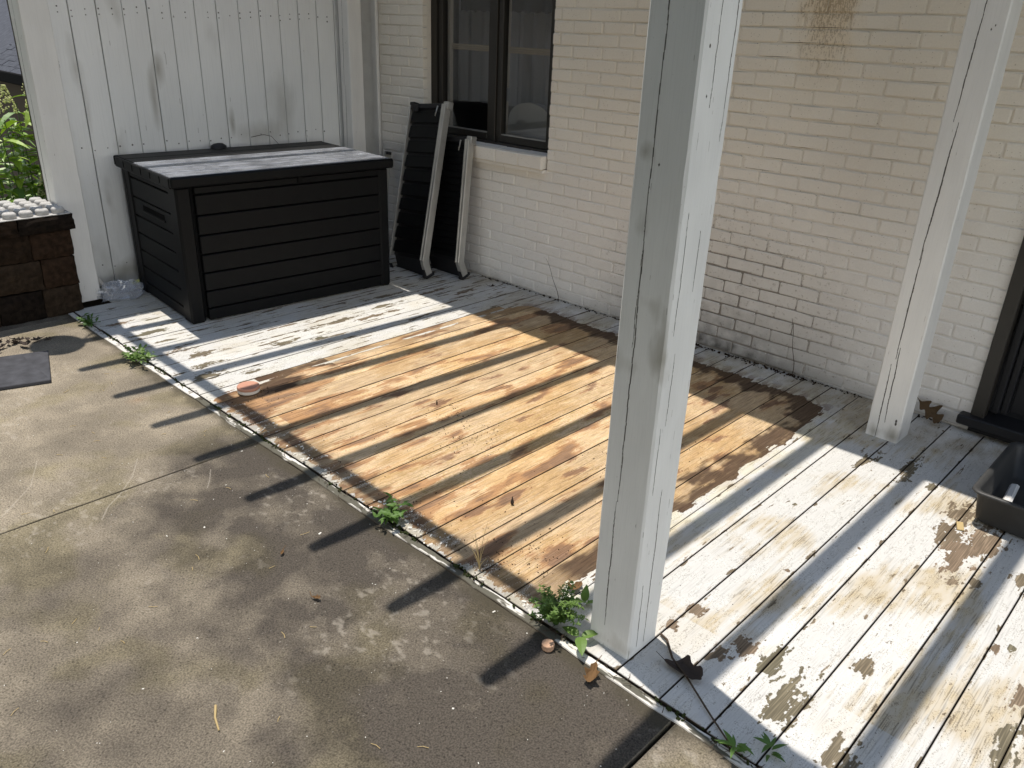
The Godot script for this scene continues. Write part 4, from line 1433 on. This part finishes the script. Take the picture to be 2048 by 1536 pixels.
func added_trees() -> void:
	# unseen trees added behind the camera to cut sky light on the post
	var r := RandomNumberGenerator.new()
	r.seed = 9
	var lf := leaf_mesh(0.55, 0.34, 0.25, 0.3, 3)
	var c := Geo.new()
	for k in 2600:
		var d := Vector3(r.randfn(), r.randfn(), r.randfn()).normalized() * pow(r.randf(), 0.4)
		var p := Vector3(d.x * 2.4, 5.4 + d.y * 4.2, d.z * 2.4) + Vector3(sin(d.y * 7.0), 0, cos(d.x * 5.0)) * 0.5
		add_mesh(c, lf, Transform3D(Basis.from_euler(Vector3(r.randf() * TAU, r.randf() * TAU, r.randf() * TAU)), p))
	var cm := c.mesh()
	var t := Geo.new()
	t.tube(PackedVector3Array([Vector3(0, -0.2, 0), Vector3(0.05, 2.0, 0), Vector3(-0.05, 5.0, 0.1), Vector3(0, 8.0, 0)]), 0.22, 0.05, 9)
	for k in 7:
		var a := k * 2.4
		t.tube(PackedVector3Array([Vector3(0, 2.2 + k * 0.7, 0), Vector3(cos(a) * 0.9, 2.9 + k * 0.7, sin(a) * 0.9), Vector3(cos(a) * 1.8, 3.3 + k * 0.7, sin(a) * 1.8)]), 0.08, 0.02, 6)
	var tm := t.mesh()
	var spots := [[-4.2, 8.4, "at the far left of the yard"], [-0.7, 9.3, "second from the left across the yard"], [2.9, 8.6, "opposite the middle of the deck"], [6.3, 9.2, "right of the middle tree across the yard"], [9.9, 8.5, "at the far right of the yard"]]
	for k in spots.size():
		var o := thing("added_tree", "added unseen dark leafy tree " + spots[k][2], "tree", Vector3(spots[k][0], -0.12, spots[k][1]), k * 1.3, "added trees outside the view")
		part("trunk", tm, M.twig, o)
		part("crown", cm, M.crown, o).set_meta("kind", "stuff")


func plants() -> void:
	# the bush beyond the fence
	var o := thing("leafy_bush", "sunlit green leafy bush with pale flower spikes behind the block wall", "bush", Vector3(-1.0, -0.2, 2.24))
	var lm := []
	for k in 5: lm.append(leaf_mesh([0.11, 0.14, 0.09, 0.125, 0.16][k], [0.042, 0.05, 0.04, 0.055, 0.058][k], 0.35, [0.25, 0.5, 0.15, 0.7, 0.4][k], 4))
	var r := RandomNumberGenerator.new()
	r.seed = 77
	var st := Geo.new()
	var far := Geo.new()
	var fl := Geo.new()
	var count := 0
	for k in 46:
		var ph := r.randf() * TAU
		var rad := sqrt(r.randf()) * 0.42
		var foot := Vector3(cos(ph) * rad * 0.5, 0.0, sin(ph) * rad * 0.8)
		var hgt := r.randf_range(0.75, 1.20) * (1.0 - rad * 0.45)
		if k < 18:
			foot = Vector3(0.10 - (k % 3) * 0.12, 0.0, -0.17 + (k % 6) * 0.075)
			hgt = [1.36, 1.27, 1.22, 1.18, 1.08, 1.0][k % 6] - 0.06 * (k / 6)
		var tip := foot + Vector3(cos(ph) * (0.13 if k >= 18 else 0.05), hgt, sin(ph) * (0.13 if k >= 18 else 0.05))
		var mid := foot.lerp(tip, 0.5) + Vector3(r.randf_range(-0.03, 0.03), 0, r.randf_range(-0.03, 0.03))
		st.tube(PackedVector3Array([foot, mid, tip]), 0.006, 0.0025, 5)
		var n := int(hgt / (0.075 if k >= 18 else 0.055))
		for i in range(2, n):
			var t := float(i) / n
			var p := foot.lerp(mid, t * 2.0) if t < 0.5 else mid.lerp(tip, t * 2.0 - 1.0)
			for s in 2:
				var yaw := ph + i * 1.55 + s * PI + r.randf_range(-0.35, 0.35)
				var tf := Transform3D(Basis.from_euler(Vector3(r.randf_range(-0.55, 0.15), yaw, r.randf_range(-0.3, 0.3))) * Basis.from_scale(Vector3.ONE * r.randf_range(0.75, 1.2)), p)
				var front: bool = p.x > -0.25 and p.y > 0.5 and absf(p.z) < 0.30
				if front and count < 290:
					count += 1
					part("leaf", lm[(k + i + s) % 5], M.leaf[(k * 3 + i + s * 2) % 4], o, tf.origin, tf.basis)
				else:
					add_mesh(far, lm[(k + i) % 5], tf)
		if k in [0, 2, 7, 12, 20]:
			for q in 130:
				var t := r.randf()
				var rr := (1.0 - t) * 0.05 + 0.008
				var a := r.randf() * TAU
				fl.box(tip + Vector3(cos(a) * rr, t * 0.17 - 0.03, sin(a) * rr), Vector3.ONE * r.randf_range(0.006, 0.011), 0.002)
	part("stem", st.mesh(), M.weed[1], o)
	part("leaves", far.mesh(), M.leaf[1], o).set_meta("kind", "stuff")
	part("flower_spike", fl.mesh(), mat(lin(0.62, 0.64, 0.30), 0.7, 0.3), o).set_meta("kind", "stuff")

	# weeds rooted in the crack between deck and concrete
	var small := leaf_mesh(0.03, 0.013, 0.3, 0.3, 3)
	var tiny := leaf_mesh(0.013, 0.0042, 0.2, 0.2, 3)
	var broad := leaf_mesh(0.10, 0.052, 0.22, 0.35, 6)
	var weed := func(label: String, at: Vector3, n: int, reach: float, hgt: float, lf: ArrayMesh, per: int, m: Material, squash: float) -> Node3D:
		var w := thing("weed", label, "weed", at, 0.0, "weeds along the deck edge")
		var s := Geo.new()
		var l := Geo.new()
		for k in n:
			var a := TAU * k / n + r.randf_range(-0.5, 0.5)
			var out := reach * r.randf_range(0.5, 1.0)
			var up := hgt * r.randf_range(0.5, 1.0)
			var pts := PackedVector3Array()
			for i in 5:
				var t := i / 4.0
				pts.append(Vector3(cos(a) * out * t * (0.4 + 0.6 * t), up * sin(t * PI * 0.55), sin(a) * out * t * (0.4 + 0.6 * t) * squash))
			s.tube(pts, 0.0015, 0.0007, 4)
			for i in per:
				var t := 0.25 + 0.75 * i / per
				var q := t * 4.0
				var p := pts[mini(int(q), 3)].lerp(pts[mini(int(q), 3) + 1], q - int(q))
				add_mesh(l, lf, Transform3D(Basis.from_euler(Vector3(r.randf_range(-0.9, 0.2), r.randf() * TAU, r.randf_range(-0.4, 0.4))) * Basis.from_scale(Vector3.ONE * r.randf_range(0.7, 1.25)), p))
		part("stem", s.mesh(), M.weed[1], w)
		part("leaves", l.mesh(), m, w).set_meta("kind", "stuff")
		return w
	weed.call("low green weed sprawling over the deck edge near the chest", Vector3(0.90, 0.0, 2.41), 16, 0.15, 0.045, small, 9, M.weed[2], 0.6)
	weed.call("dark green weed in the shaded debris at the middle of the deck edge", Vector3(2.90, -0.005, 2.375), 12, 0.075, 0.07, small, 8, M.weed[0], 1.0)
	weed.call("bushy feathery green weed against the front post foot", Vector3(3.66, -0.01, 2.36), 46, 0.095, 0.12, tiny, 40, M.weed[2], 1.0)
	weed.call("small dark grassy weed at the corner of deck and block wall", Vector3(0.20, -0.01, 2.40), 12, 0.12, 0.05, small, 7, M.weed[1], 0.5)
	var rosette := func(label: String, at: Vector3, n: int, sc: float, m: Material, lf: ArrayMesh, lift: float, called := "broadleaf_weed") -> void:
		var w := thing(called, label, "weed", at, r.randf() * TAU, "broad leaved weeds by the deck")
		for k in n:
			var a := TAU * k / n + r.randf_range(-0.3, 0.3)
			part("leaf", lf, m, w, Vector3(sin(a) * 0.004, 0.004 * k, cos(a) * 0.004), Basis.from_euler(Vector3(-lift + r.randf_range(-0.2, 0.2), a, r.randf_range(-0.2, 0.2))) * Basis.from_scale(Vector3.ONE * sc * r.randf_range(0.75, 1.15)))
	rosette.call("broad green leaf pair at the front post foot", Vector3(3.76, 0.02, 2.37), 3, 0.62, M.weed[2], broad, 0.3)
	rosette.call("upright green leaves just behind the front post", Vector3(3.66, 0.0, 2.225), 3, 0.55, M.weed[2], broad, 1.0)
	var lance := leaf_mesh(0.062, 0.017, 0.3, 0.35, 5)
	rosette.call("pointed leaf sprout at the lower deck edge beside the twig", Vector3(4.272, 0.005, 2.392), 9, 0.7, M.weed[0], lance, 0.5)
	rosette.call("pointed leaf sprout on the deck boards in the post shadow", Vector3(4.335, 0.0, 2.33), 9, 0.62, M.weed[1], lance, 0.45)
	# moss in the gap
	var ms := Geo.new()
	for k in 420:
		var x := r.randf_range(0.05, 4.6)
		if fmod(x * 3.1 + sin(x * 7.0), 1.0) > 0.55: continue
		ms.xf = Transform3D(Basis.from_euler(Vector3(r.randf(), r.randf() * TAU, r.randf())), Vector3(x, 0.0 + r.randf_range(-0.006, 0.003), 2.384 + r.randf_range(-0.008, 0.009)))
		ms.box(Vector3.ZERO, Vector3(r.randf_range(0.005, 0.018), r.randf_range(0.003, 0.008), r.randf_range(0.004, 0.012)), 0.002)
	tag(part("moss", ms.mesh(), M.moss), "dark moss packed in the gap along the deck edge", "moss", "", "stuff")
	# dry grass tuft
	o = thing("dry_grass_tuft", "tuft of dry straw coloured grass at the deck edge", "grass tuft", Vector3(3.318, 0.0, 2.345))
	for k in 9:
		var g := Geo.new()
		var a := r.randf() * TAU
		var L := r.randf_range(0.05, 0.13) if k > 0 else 0.19
		var lean := r.randf_range(0.15, 0.9) if k > 0 else 0.12
		var pts := PackedVector3Array()
		for i in 5:
			var t := i / 4.0
			pts.append(Vector3(cos(a) * L * lean * t * t, L * t * (1.0 - 0.3 * t * lean), sin(a) * L * lean * t * t))
		g.tube(pts, 0.0016, 0.0006, 4)
		part("blade", g.mesh(), M.straw, o)
	# bare stems by the wall
	for e in [[Vector3(1.66, 0.0, 0.035), Vector3(-0.10, 0.27, 0.03), "thin bare stem leaning on the wall left of the front post"], [Vector3(3.262, 0.0, 0.02), Vector3(-0.06, 0.30, -0.005), "thin bare stem curving up the wall between the posts"]]:
		var g := Geo.new()
		var pts := PackedVector3Array()
		for i in 9:
			var t := i / 8.0
			pts.append(Vector3(e[1].x * pow(t, 1.6) + 0.006 * sin(t * 9.0), e[1].y * t, e[1].z * t + 0.004))
		g.tube(pts, 0.0022, 0.0010, 5)
		tag(part("bare_stem", g.mesh(), M.twig, null, e[0]), e[2], "stem", "bare stems against the wall")
	# dead vines on the fence
	for e in [[[0.86, 0.98], [0.875, 0.90], [0.86, 0.84], [0.80, 0.775], "thin dead vine arching out of the fence above the chest"]]:
		var g := Geo.new()
		var pts := PackedVector3Array()
		var cv := Curve3D.new()
		for k in 4: cv.add_point(Vector3(-0.362 + (0.03 if k in [1, 2] else 0.006), e[k][0], e[k][1]), Vector3(0, 0, 0.02), Vector3(0, 0, -0.02))
		for i in 14: pts.append(cv.sample_baked(cv.get_baked_length() * i / 13.0))
		g.tube(pts, 0.0022, 0.0014, 5)
		tag(part("dead_vine", g.mesh(), M.twig), e[4], "vine")


func puck(o: Node3D, r: float, h: float, top: Material, base: Material) -> void:
	var g := Geo.new()
	g.smooth = true
	var s := h * 0.52
	g.lathe(PackedVector2Array([Vector2(r * 0.95, s + 0.0006), Vector2(r, s + 0.003), Vector2(r, h * 0.85), Vector2(r * 0.97, h * 0.95), Vector2(r * 0.91, h), Vector2(r * 0.88, h * 0.985), Vector2(0.0001, h * 0.975)]), 36)
	part("top", g.mesh(), top, o)
	g = Geo.new()
	g.smooth = true
	g.lathe(PackedVector2Array([Vector2(0.0001, 0.001), Vector2(r * 0.9, 0.001), Vector2(r * 0.97, 0.004), Vector2(r * 0.99, s * 0.5), Vector2(r * 0.97, s - 0.002), Vector2(r * 0.93, s)]), 36)
	part("base", g.mesh(), base, o)


func lobed_leaf(s: int, L: float, W: float, lobes: int, depth: float, curl: float) -> ArrayMesh:
	# a dead leaf: two uneven lobed halves along a bent midrib
	var g := Geo.new()
	var r := RandomNumberGenerator.new()
	r.seed = s
	var n := 22
	var bend := r.randf_range(-0.25, 0.25)
	var twist := r.randf_range(-0.7, 0.7)
	var sides := []
	for sd in 2:
		var ph := r.randf() * 2.0
		var row := []
		for i in n + 1:
			var t := float(i) / n
			var env := pow(sin(PI * clampf(t * 0.94 + 0.03, 0.0, 1.0)), 0.75) * (0.75 + 0.5 * t)
			var lob := 1.0 - depth * (0.5 + 0.5 * cos((t * lobes + ph) * TAU)) + r.randf_range(-0.035, 0.035)
			row.append(W * 0.5 * env * lob)
		sides.append(row)
	var put := func(t: float, w: float) -> Vector3:
		var up := curl * (w * w / (W * W) * 1.8 + pow(absf(t - 0.45), 2.0) * 0.9) * L * 0.5 + twist * w * (t - 0.5) * 0.8
		return Vector3(w + bend * L * t * t, 0.003 + maxf(up, -0.002) + 0.06 * L * sin(t * 9.0 + w * 60.0) * absf(w) / W, (t - 0.5) * L + absf(w) * 0.25)
	for i in n:
		var t0 := float(i) / n
		var t1 := float(i + 1) / n
		for sd in 2:
			var sg := -1.0 if sd == 0 else 1.0
			for k in 2:
				var a: float = sides[sd][i] * sg
				var b: float = sides[sd][i + 1] * sg
				var p0: Vector3 = put.call(t0, a * 0.5 * k)
				var p1: Vector3 = put.call(t1, b * 0.5 * k)
				var q0: Vector3 = put.call(t0, a * 0.5 * (k + 1))
				var q1: Vector3 = put.call(t1, b * 0.5 * (k + 1))
				if sg > 0: g.quad(p0, p1, q1, q0)
				else: g.quad(p0, q0, q1, p1)
	var e: Vector3 = put.call(0.0, 0.0)
	g.tube(PackedVector3Array([put.call(0.3, 0.0), e, e + Vector3(0.01, 0.01, -L * 0.25)]), 0.0014, 0.001, 4)
	return g.mesh()


func small_things() -> void:
	var o := thing("round_puck", "pink round puck with a white base, on the bare deck boards", "puck", Vector3(1.60, 0.001, 2.195))
	puck(o, 0.052, 0.034, M.pink, M.cream)
	o = thing("round_puck", "small tan round puck on the concrete by the weed", "puck", Vector3(3.705, -0.008, 2.445))
	puck(o, 0.0185, 0.021, M.tan_puck, M.tan_puck)
	# slate coloured slab lying on the concrete
	o = thing("rubber_mat", "flat dark slate-grey mat lying on the concrete at the left", "mat", Vector3(0.887, -0.011, 2.819), 0.0)
	var g := Geo.new()
	var ex := Vector3(0.945, 0, 0.285).normalized()
	g.xf = Transform3D(Basis(ex, Vector3.UP, ex.cross(Vector3.UP)), Vector3.ZERO)
	g.box(Vector3(-0.205, 0.0125, 0.28), Vector3(0.41, 0.017, 0.56), 0.003)
	part("sheet", g.mesh(), M.rubber, o)
	# leaves
	var lv := [["brown curled dead leaf on the concrete under the front post", Vector3(3.862, -0.005, 2.44), 0.085, 0.045, 3, 0.45, 1.3, "dry_leaf", 0.4], ["dark crumpled leaf on the white boards over the twig", Vector3(4.03, 0.003, 2.245), 0.11, 0.085, 2, 0.45, 1.1, "dark_leaf", 1.9],
		["small curled brown leaf in the middle of the concrete", Vector3(3.07, -0.005, 2.80), 0.03, 0.018, 3, 0.4, 1.5, "dry_leaf", 2.2], ["pale dry leaf scrap on the concrete near the rafter shadow tip", Vector3(2.80, -0.005, 2.75), 0.028, 0.012, 3, 0.3, 1.0, "dry_leaf", 1.0],
		["reddish dead leaves heap behind the front post", Vector3(3.60, 0.004, 2.19), 0.06, 0.045, 2, 0.5, 1.3, "dry_leaf", 0.2], ["dark leaf scrap by the wall near the ramps", Vector3(1.17, 0.003, 0.155), 0.05, 0.03, 2, 0.5, 1.2, "dark_leaf", 2.5]]
	for e in lv:
		tag(part("dead_leaf", lobed_leaf(hash(e[0]) % 1000, e[2], e[3], e[4], e[5], e[6]), M[e[7]], null, e[1], Basis(Vector3.UP, e[8])), e[0], "leaf", "dead leaves")
	tag(part("dead_leaf", lobed_leaf(65, 0.13, 0.10, 3, 0.72, 1.1), M.oak, null, Vector3(3.945, 0.055, 0.05), Basis(Vector3.UP, 0.5) * Basis(Vector3.RIGHT, 0.95) * Basis(Vector3.UP, 0.9)), "brown lobed oak leaf propped against the wall behind the back post", "leaf", "dead leaves")
	# twigs
	for e in [[[Vector3(3.905, 0.006, 2.172), Vector3(3.935, 0.012, 2.185), Vector3(3.985, 0.008, 2.232), Vector3(4.06, 0.012, 2.272), Vector3(4.17, 0.008, 2.335), Vector3(4.262, 0.006, 2.385)], 0.0042, "long thin dark twig running from the front post to the sprout", "twig"],
			[[Vector3(3.25, -0.004, 3.222), Vector3(3.286, -0.004, 3.242), Vector3(3.33, -0.003, 3.255)], 0.0035, "pale straw stalk on the concrete at the bottom of the patio", "straw"],
			[[Vector3(2.75, 0.005, 0.62), Vector3(2.765, 0.012, 0.66), Vector3(2.79, 0.004, 0.70)], 0.0015, "tiny curved twig on the shaded brown boards", "twig"]]:
		g = Geo.new()
		g.tube(PackedVector3Array(e[0]), e[1], e[1] * 0.6, 6)
		tag(part("twig", g.mesh(), M[e[3]]), e[2], "twig", "loose twigs")
	# seed pod standing on a board
	g = Geo.new()
	g.smooth = true
	g.lathe(PackedVector2Array([Vector2(0.001, 0.0), Vector2(0.005, 0.003), Vector2(0.007, 0.012), Vector2(0.004, 0.022), Vector2(0.001, 0.035)]), 9)
	tag(part("seed_pod", g.mesh(), M.dark_leaf, null, Vector3(3.12, 0.0, 1.985)), "small pointed seed pod standing on the bare boards", "seed pod")
	g = Geo.new()
	g.smooth = true
	g.lathe(PackedVector2Array([Vector2(0.003, 0.0), Vector2(0.004, 0.01), Vector2(0.002, 0.022)]), 7)
	tag(part("nail_stub", g.mesh(), M.twig, null, Vector3(2.293, 0.0, 1.63)), "little dark stub sticking up from the bare boards", "stub")
	g = Geo.new()
	g.box(Vector3.ZERO, Vector3(0.022, 0.005, 0.055), 0.001)
	tag(part("wood_scrap", g.mesh(), M.straw, null, Vector3(4.345, 0.005, 0.80 + 0.09), Basis.from_euler(Vector3(0.03, 0.35, 0.1))), "small yellow wood scrap beside the grey tub corner", "scrap")
	# crumpled clear plastic by the chest
	g = Geo.new()
	var rb := RandomNumberGenerator.new()
	rb.seed = 55
	for layer in 3:
		var lift := []
		for k in 20 * 11: lift.append(rb.randf_range(0.68, 1.18))
		g.grid(18, 9, func(u: float, v: float) -> Vector3:
			var i := int(round(u * 18.0)) % 18
			var j := int(round(v * 9.0))
			var a := u * TAU
			var ph := v * PI * 0.5
			var k: float = lift[j * 18 + i] * (1.0 - 0.22 * layer)
			return Vector3(cos(a) * cos(ph) * 0.125, sin(ph) * 0.085, -sin(a) * cos(ph) * 0.15) * k)
	tag(part("plastic_bag", g.mesh(), M.film, null, Vector3(-0.19, 0.002, 2.055)), "crumpled clear plastic sheet between the fence and the chest", "plastic bag")
	g = Geo.new()
	g.tube(PackedVector3Array([Vector3(-0.36, 0.12, 2.14), Vector3(-0.28, 0.07, 2.125), Vector3(-0.17, 0.015, 2.12)]), 0.012, 0.012, 8)
	tag(part("white_stick", g.mesh(), M.cream), "short white stick leaning behind the clear plastic at the fence post", "stick")
	# dark lump at the back of the lid
	g = Geo.new()
	g.smooth = true
	g.lathe(PackedVector2Array([Vector2(0.055, 0.0), Vector2(0.05, 0.018), Vector2(0.03, 0.03), Vector2(0.0001, 0.034)]), 16, 0.7, 1.0)
	tag(part("dark_cap", g.mesh(), M.black, null, Vector3(-0.20, 0.829, 1.30)), "dark rounded cap lying at the back of the chest lid", "cap")
	# hanging basket whose shadow falls on the concrete
	o = thing("hanging_basket", "hanging basket on a bracket of the fence post", "basket", Vector3(-0.13, 1.93, 2.53))
	g = Geo.new()
	g.smooth = true
	g.lathe(PackedVector2Array([Vector2(0.02, 0.0), Vector2(0.10, 0.02), Vector2(0.15, 0.09), Vector2(0.155, 0.12), Vector2(0.001, 0.13)]), 20, 1.0, 0.85)
	part("bowl", g.mesh(), M.dark_wood, o)
	g = Geo.new()
	g.tube(PackedVector3Array([Vector3(0, 0.12, 0), Vector3(0, 0.36, 0)]), 0.004, 0.004, 6)
	g.tube(PackedVector3Array([Vector3(0, 0.36, 0), Vector3(-0.05, 0.38, -0.12), Vector3(-0.14, 0.30, -0.24)]), 0.007, 0.007, 6)
	part("bracket", g.mesh(), M.black, o)


func litter() -> void:
	var r := RandomNumberGenerator.new()
	r.seed = 4242
	# paint chips and straw on the concrete
	var g := Geo.new()
	for k in 230:
		var x := r.randf_range(0.5, 4.5)
		var z := 2.43 + pow(r.randf(), 1.3) * 1.2
		var s := r.randf_range(0.0008, 0.0024) * (2.6 if r.randf() < 0.06 else 1.0)
		g.xf = Transform3D(Basis.from_euler(Vector3(r.randf_range(-0.3, 0.3), r.randf() * TAU, r.randf_range(-0.3, 0.3))), Vector3(x, -0.0068, z))
		g.box(Vector3.ZERO, Vector3(s * r.randf_range(0.8, 2.2), 0.0009, s), 0.0002)
	tag(part("paint_chips", g.mesh(), M.chip), "scattered white paint chips on the concrete", "paint chips", "", "stuff")
	g = Geo.new()
	for k in 60:
		var x := r.randf_range(0.8, 4.4)
		var z := 2.5 + r.randf() * 1.1
		var a := r.randf() * TAU
		var L := r.randf_range(0.012, 0.035)
		g.xf = Transform3D(Basis(Vector3.UP, a), Vector3(x, -0.0052, z))
		g.tube(PackedVector3Array([Vector3(-L * 0.5, 0, 0), Vector3(0, 0.001, L * 0.08), Vector3(L * 0.5, 0, 0)]), 0.0011, 0.0008, 4)
	tag(part("straw_bits", g.mesh(), M.straw), "short straw bits strewn over the concrete", "straw", "", "stuff")
	# crumbs of soil and bark on the boards
	g = Geo.new()
	var crumb := func(p: Vector3, s: float) -> void:
		g.xf = Transform3D(Basis.from_euler(Vector3(r.randf(), r.randf() * TAU, r.randf())), p)
		g.box(Vector3.ZERO, Vector3(s * r.randf_range(0.8, 2.4), s * 0.6, s), s * 0.15)
	for c in [[1.64, 2.17, 0.10, 60], [2.62, 1.72, 0.13, 90], [2.90, 2.30, 0.10, 60], [3.36, 2.20, 0.14, 110], [3.22, 1.48, 0.16, 60], [3.30, 1.2, 0.18, 50], [2.42, 1.62, 0.12, 50], [3.55, 1.7, 0.1, 40], [2.5, 2.28, 0.5, 90], [3.3, 2.3, 0.35, 120], [1.9, 2.25, 0.3, 50]]:
		for k in int(c[3]):
			var q: Vector2 = Vector2(r.randfn(), r.randfn()) * float(c[2]) * 0.6
			if c[1] + q.y < 2.378: crumb.call(Vector3(c[0] + q.x, 0.0015, c[1] + q.y), r.randf_range(0.0012, 0.0035))
	for k in 500:
		crumb.call(Vector3(r.randf_range(1.5, 4.9), 0.0012, r.randf_range(0.05, 2.36)), r.randf_range(0.0008, 0.0026))
	for k in 260:
		crumb.call(Vector3(r.randf_range(0.9, 4.0), 0.003, 0.012 + absf(r.randfn()) * 0.012), r.randf_range(0.003, 0.008))
	for k in 90:
		crumb.call(Vector3(r.randf_range(2.6, 3.4), 0.003, 0.02 + absf(r.randfn()) * 0.02), r.randf_range(0.003, 0.009))
	tag(part("soil_crumbs", g.mesh(), M.crumb), "dark crumbs of soil and bark on the deck boards", "crumbs", "", "stuff")
	# white flakes in the debris along the edge
	g = Geo.new()
	for k in 230:
		var x := r.randf_range(1.75, 3.65)
		if sin(x * 9.0) + sin(x * 23.0) < -0.3: continue
		g.xf = Transform3D(Basis.from_euler(Vector3(r.randf_range(-0.7, 0.7), r.randf() * TAU, r.randf_range(-0.7, 0.7))), Vector3(x, r.randf_range(0.001, 0.004), r.randf_range(2.28, 2.38)))
		var s := r.randf_range(0.002, 0.007)
		g.box(Vector3.ZERO, Vector3(s * r.randf_range(1.0, 2.6), 0.0012, s), 0.0003)
	tag(part("paint_flakes", g.mesh(), M.chip), "white paint flakes mixed with dirt along the deck edge", "paint flakes", "", "stuff")
	# dead stems and bark packed along the deck edge
	g = Geo.new()
	for k in 330:
		var x := r.randf_range(0.1, 4.6)
		if sin(x * 5.0) + sin(x * 17.0 + 2.0) < -0.5: continue
		var L := r.randf_range(0.006, 0.03)
		g.xf = Transform3D(Basis.from_euler(Vector3(0, r.randf() * TAU, r.randf_range(-0.25, 0.25))), Vector3(x, r.randf_range(0.0, 0.003), 2.39 + r.randfn() * 0.012))
		g.tube(PackedVector3Array([Vector3(-L * 0.5, 0, 0), Vector3(0, 0.0015, L * 0.1), Vector3(L * 0.5, 0, 0)]), 0.0012, 0.0007, 4)
	tag(part("edge_debris", g.mesh(), M.twig), "thin dead stems and bark bits packed along the deck edge", "debris", "", "stuff")
	# drift of dead leaves below the block wall
	g = Geo.new()
	var lf := lobed_leaf(3, 0.06, 0.03, 3, 0.4, 1.2)
	for k in 34:
		add_mesh(g, lf, Transform3D(Basis.from_euler(Vector3(r.randf_range(-0.3, 0.3), r.randf() * TAU, r.randf_range(-0.3, 0.3))) * Basis.from_scale(Vector3.ONE * r.randf_range(0.6, 1.3)), Vector3(0.24 + r.randfn() * 0.07, -0.007 + 0.006 * (k % 3), 2.88 + r.randfn() * 0.11)))
	tag(part("leaf_litter", g.mesh(), M.dark_leaf), "small drift of dark dead leaves below the block wall", "leaf litter", "", "stuff")
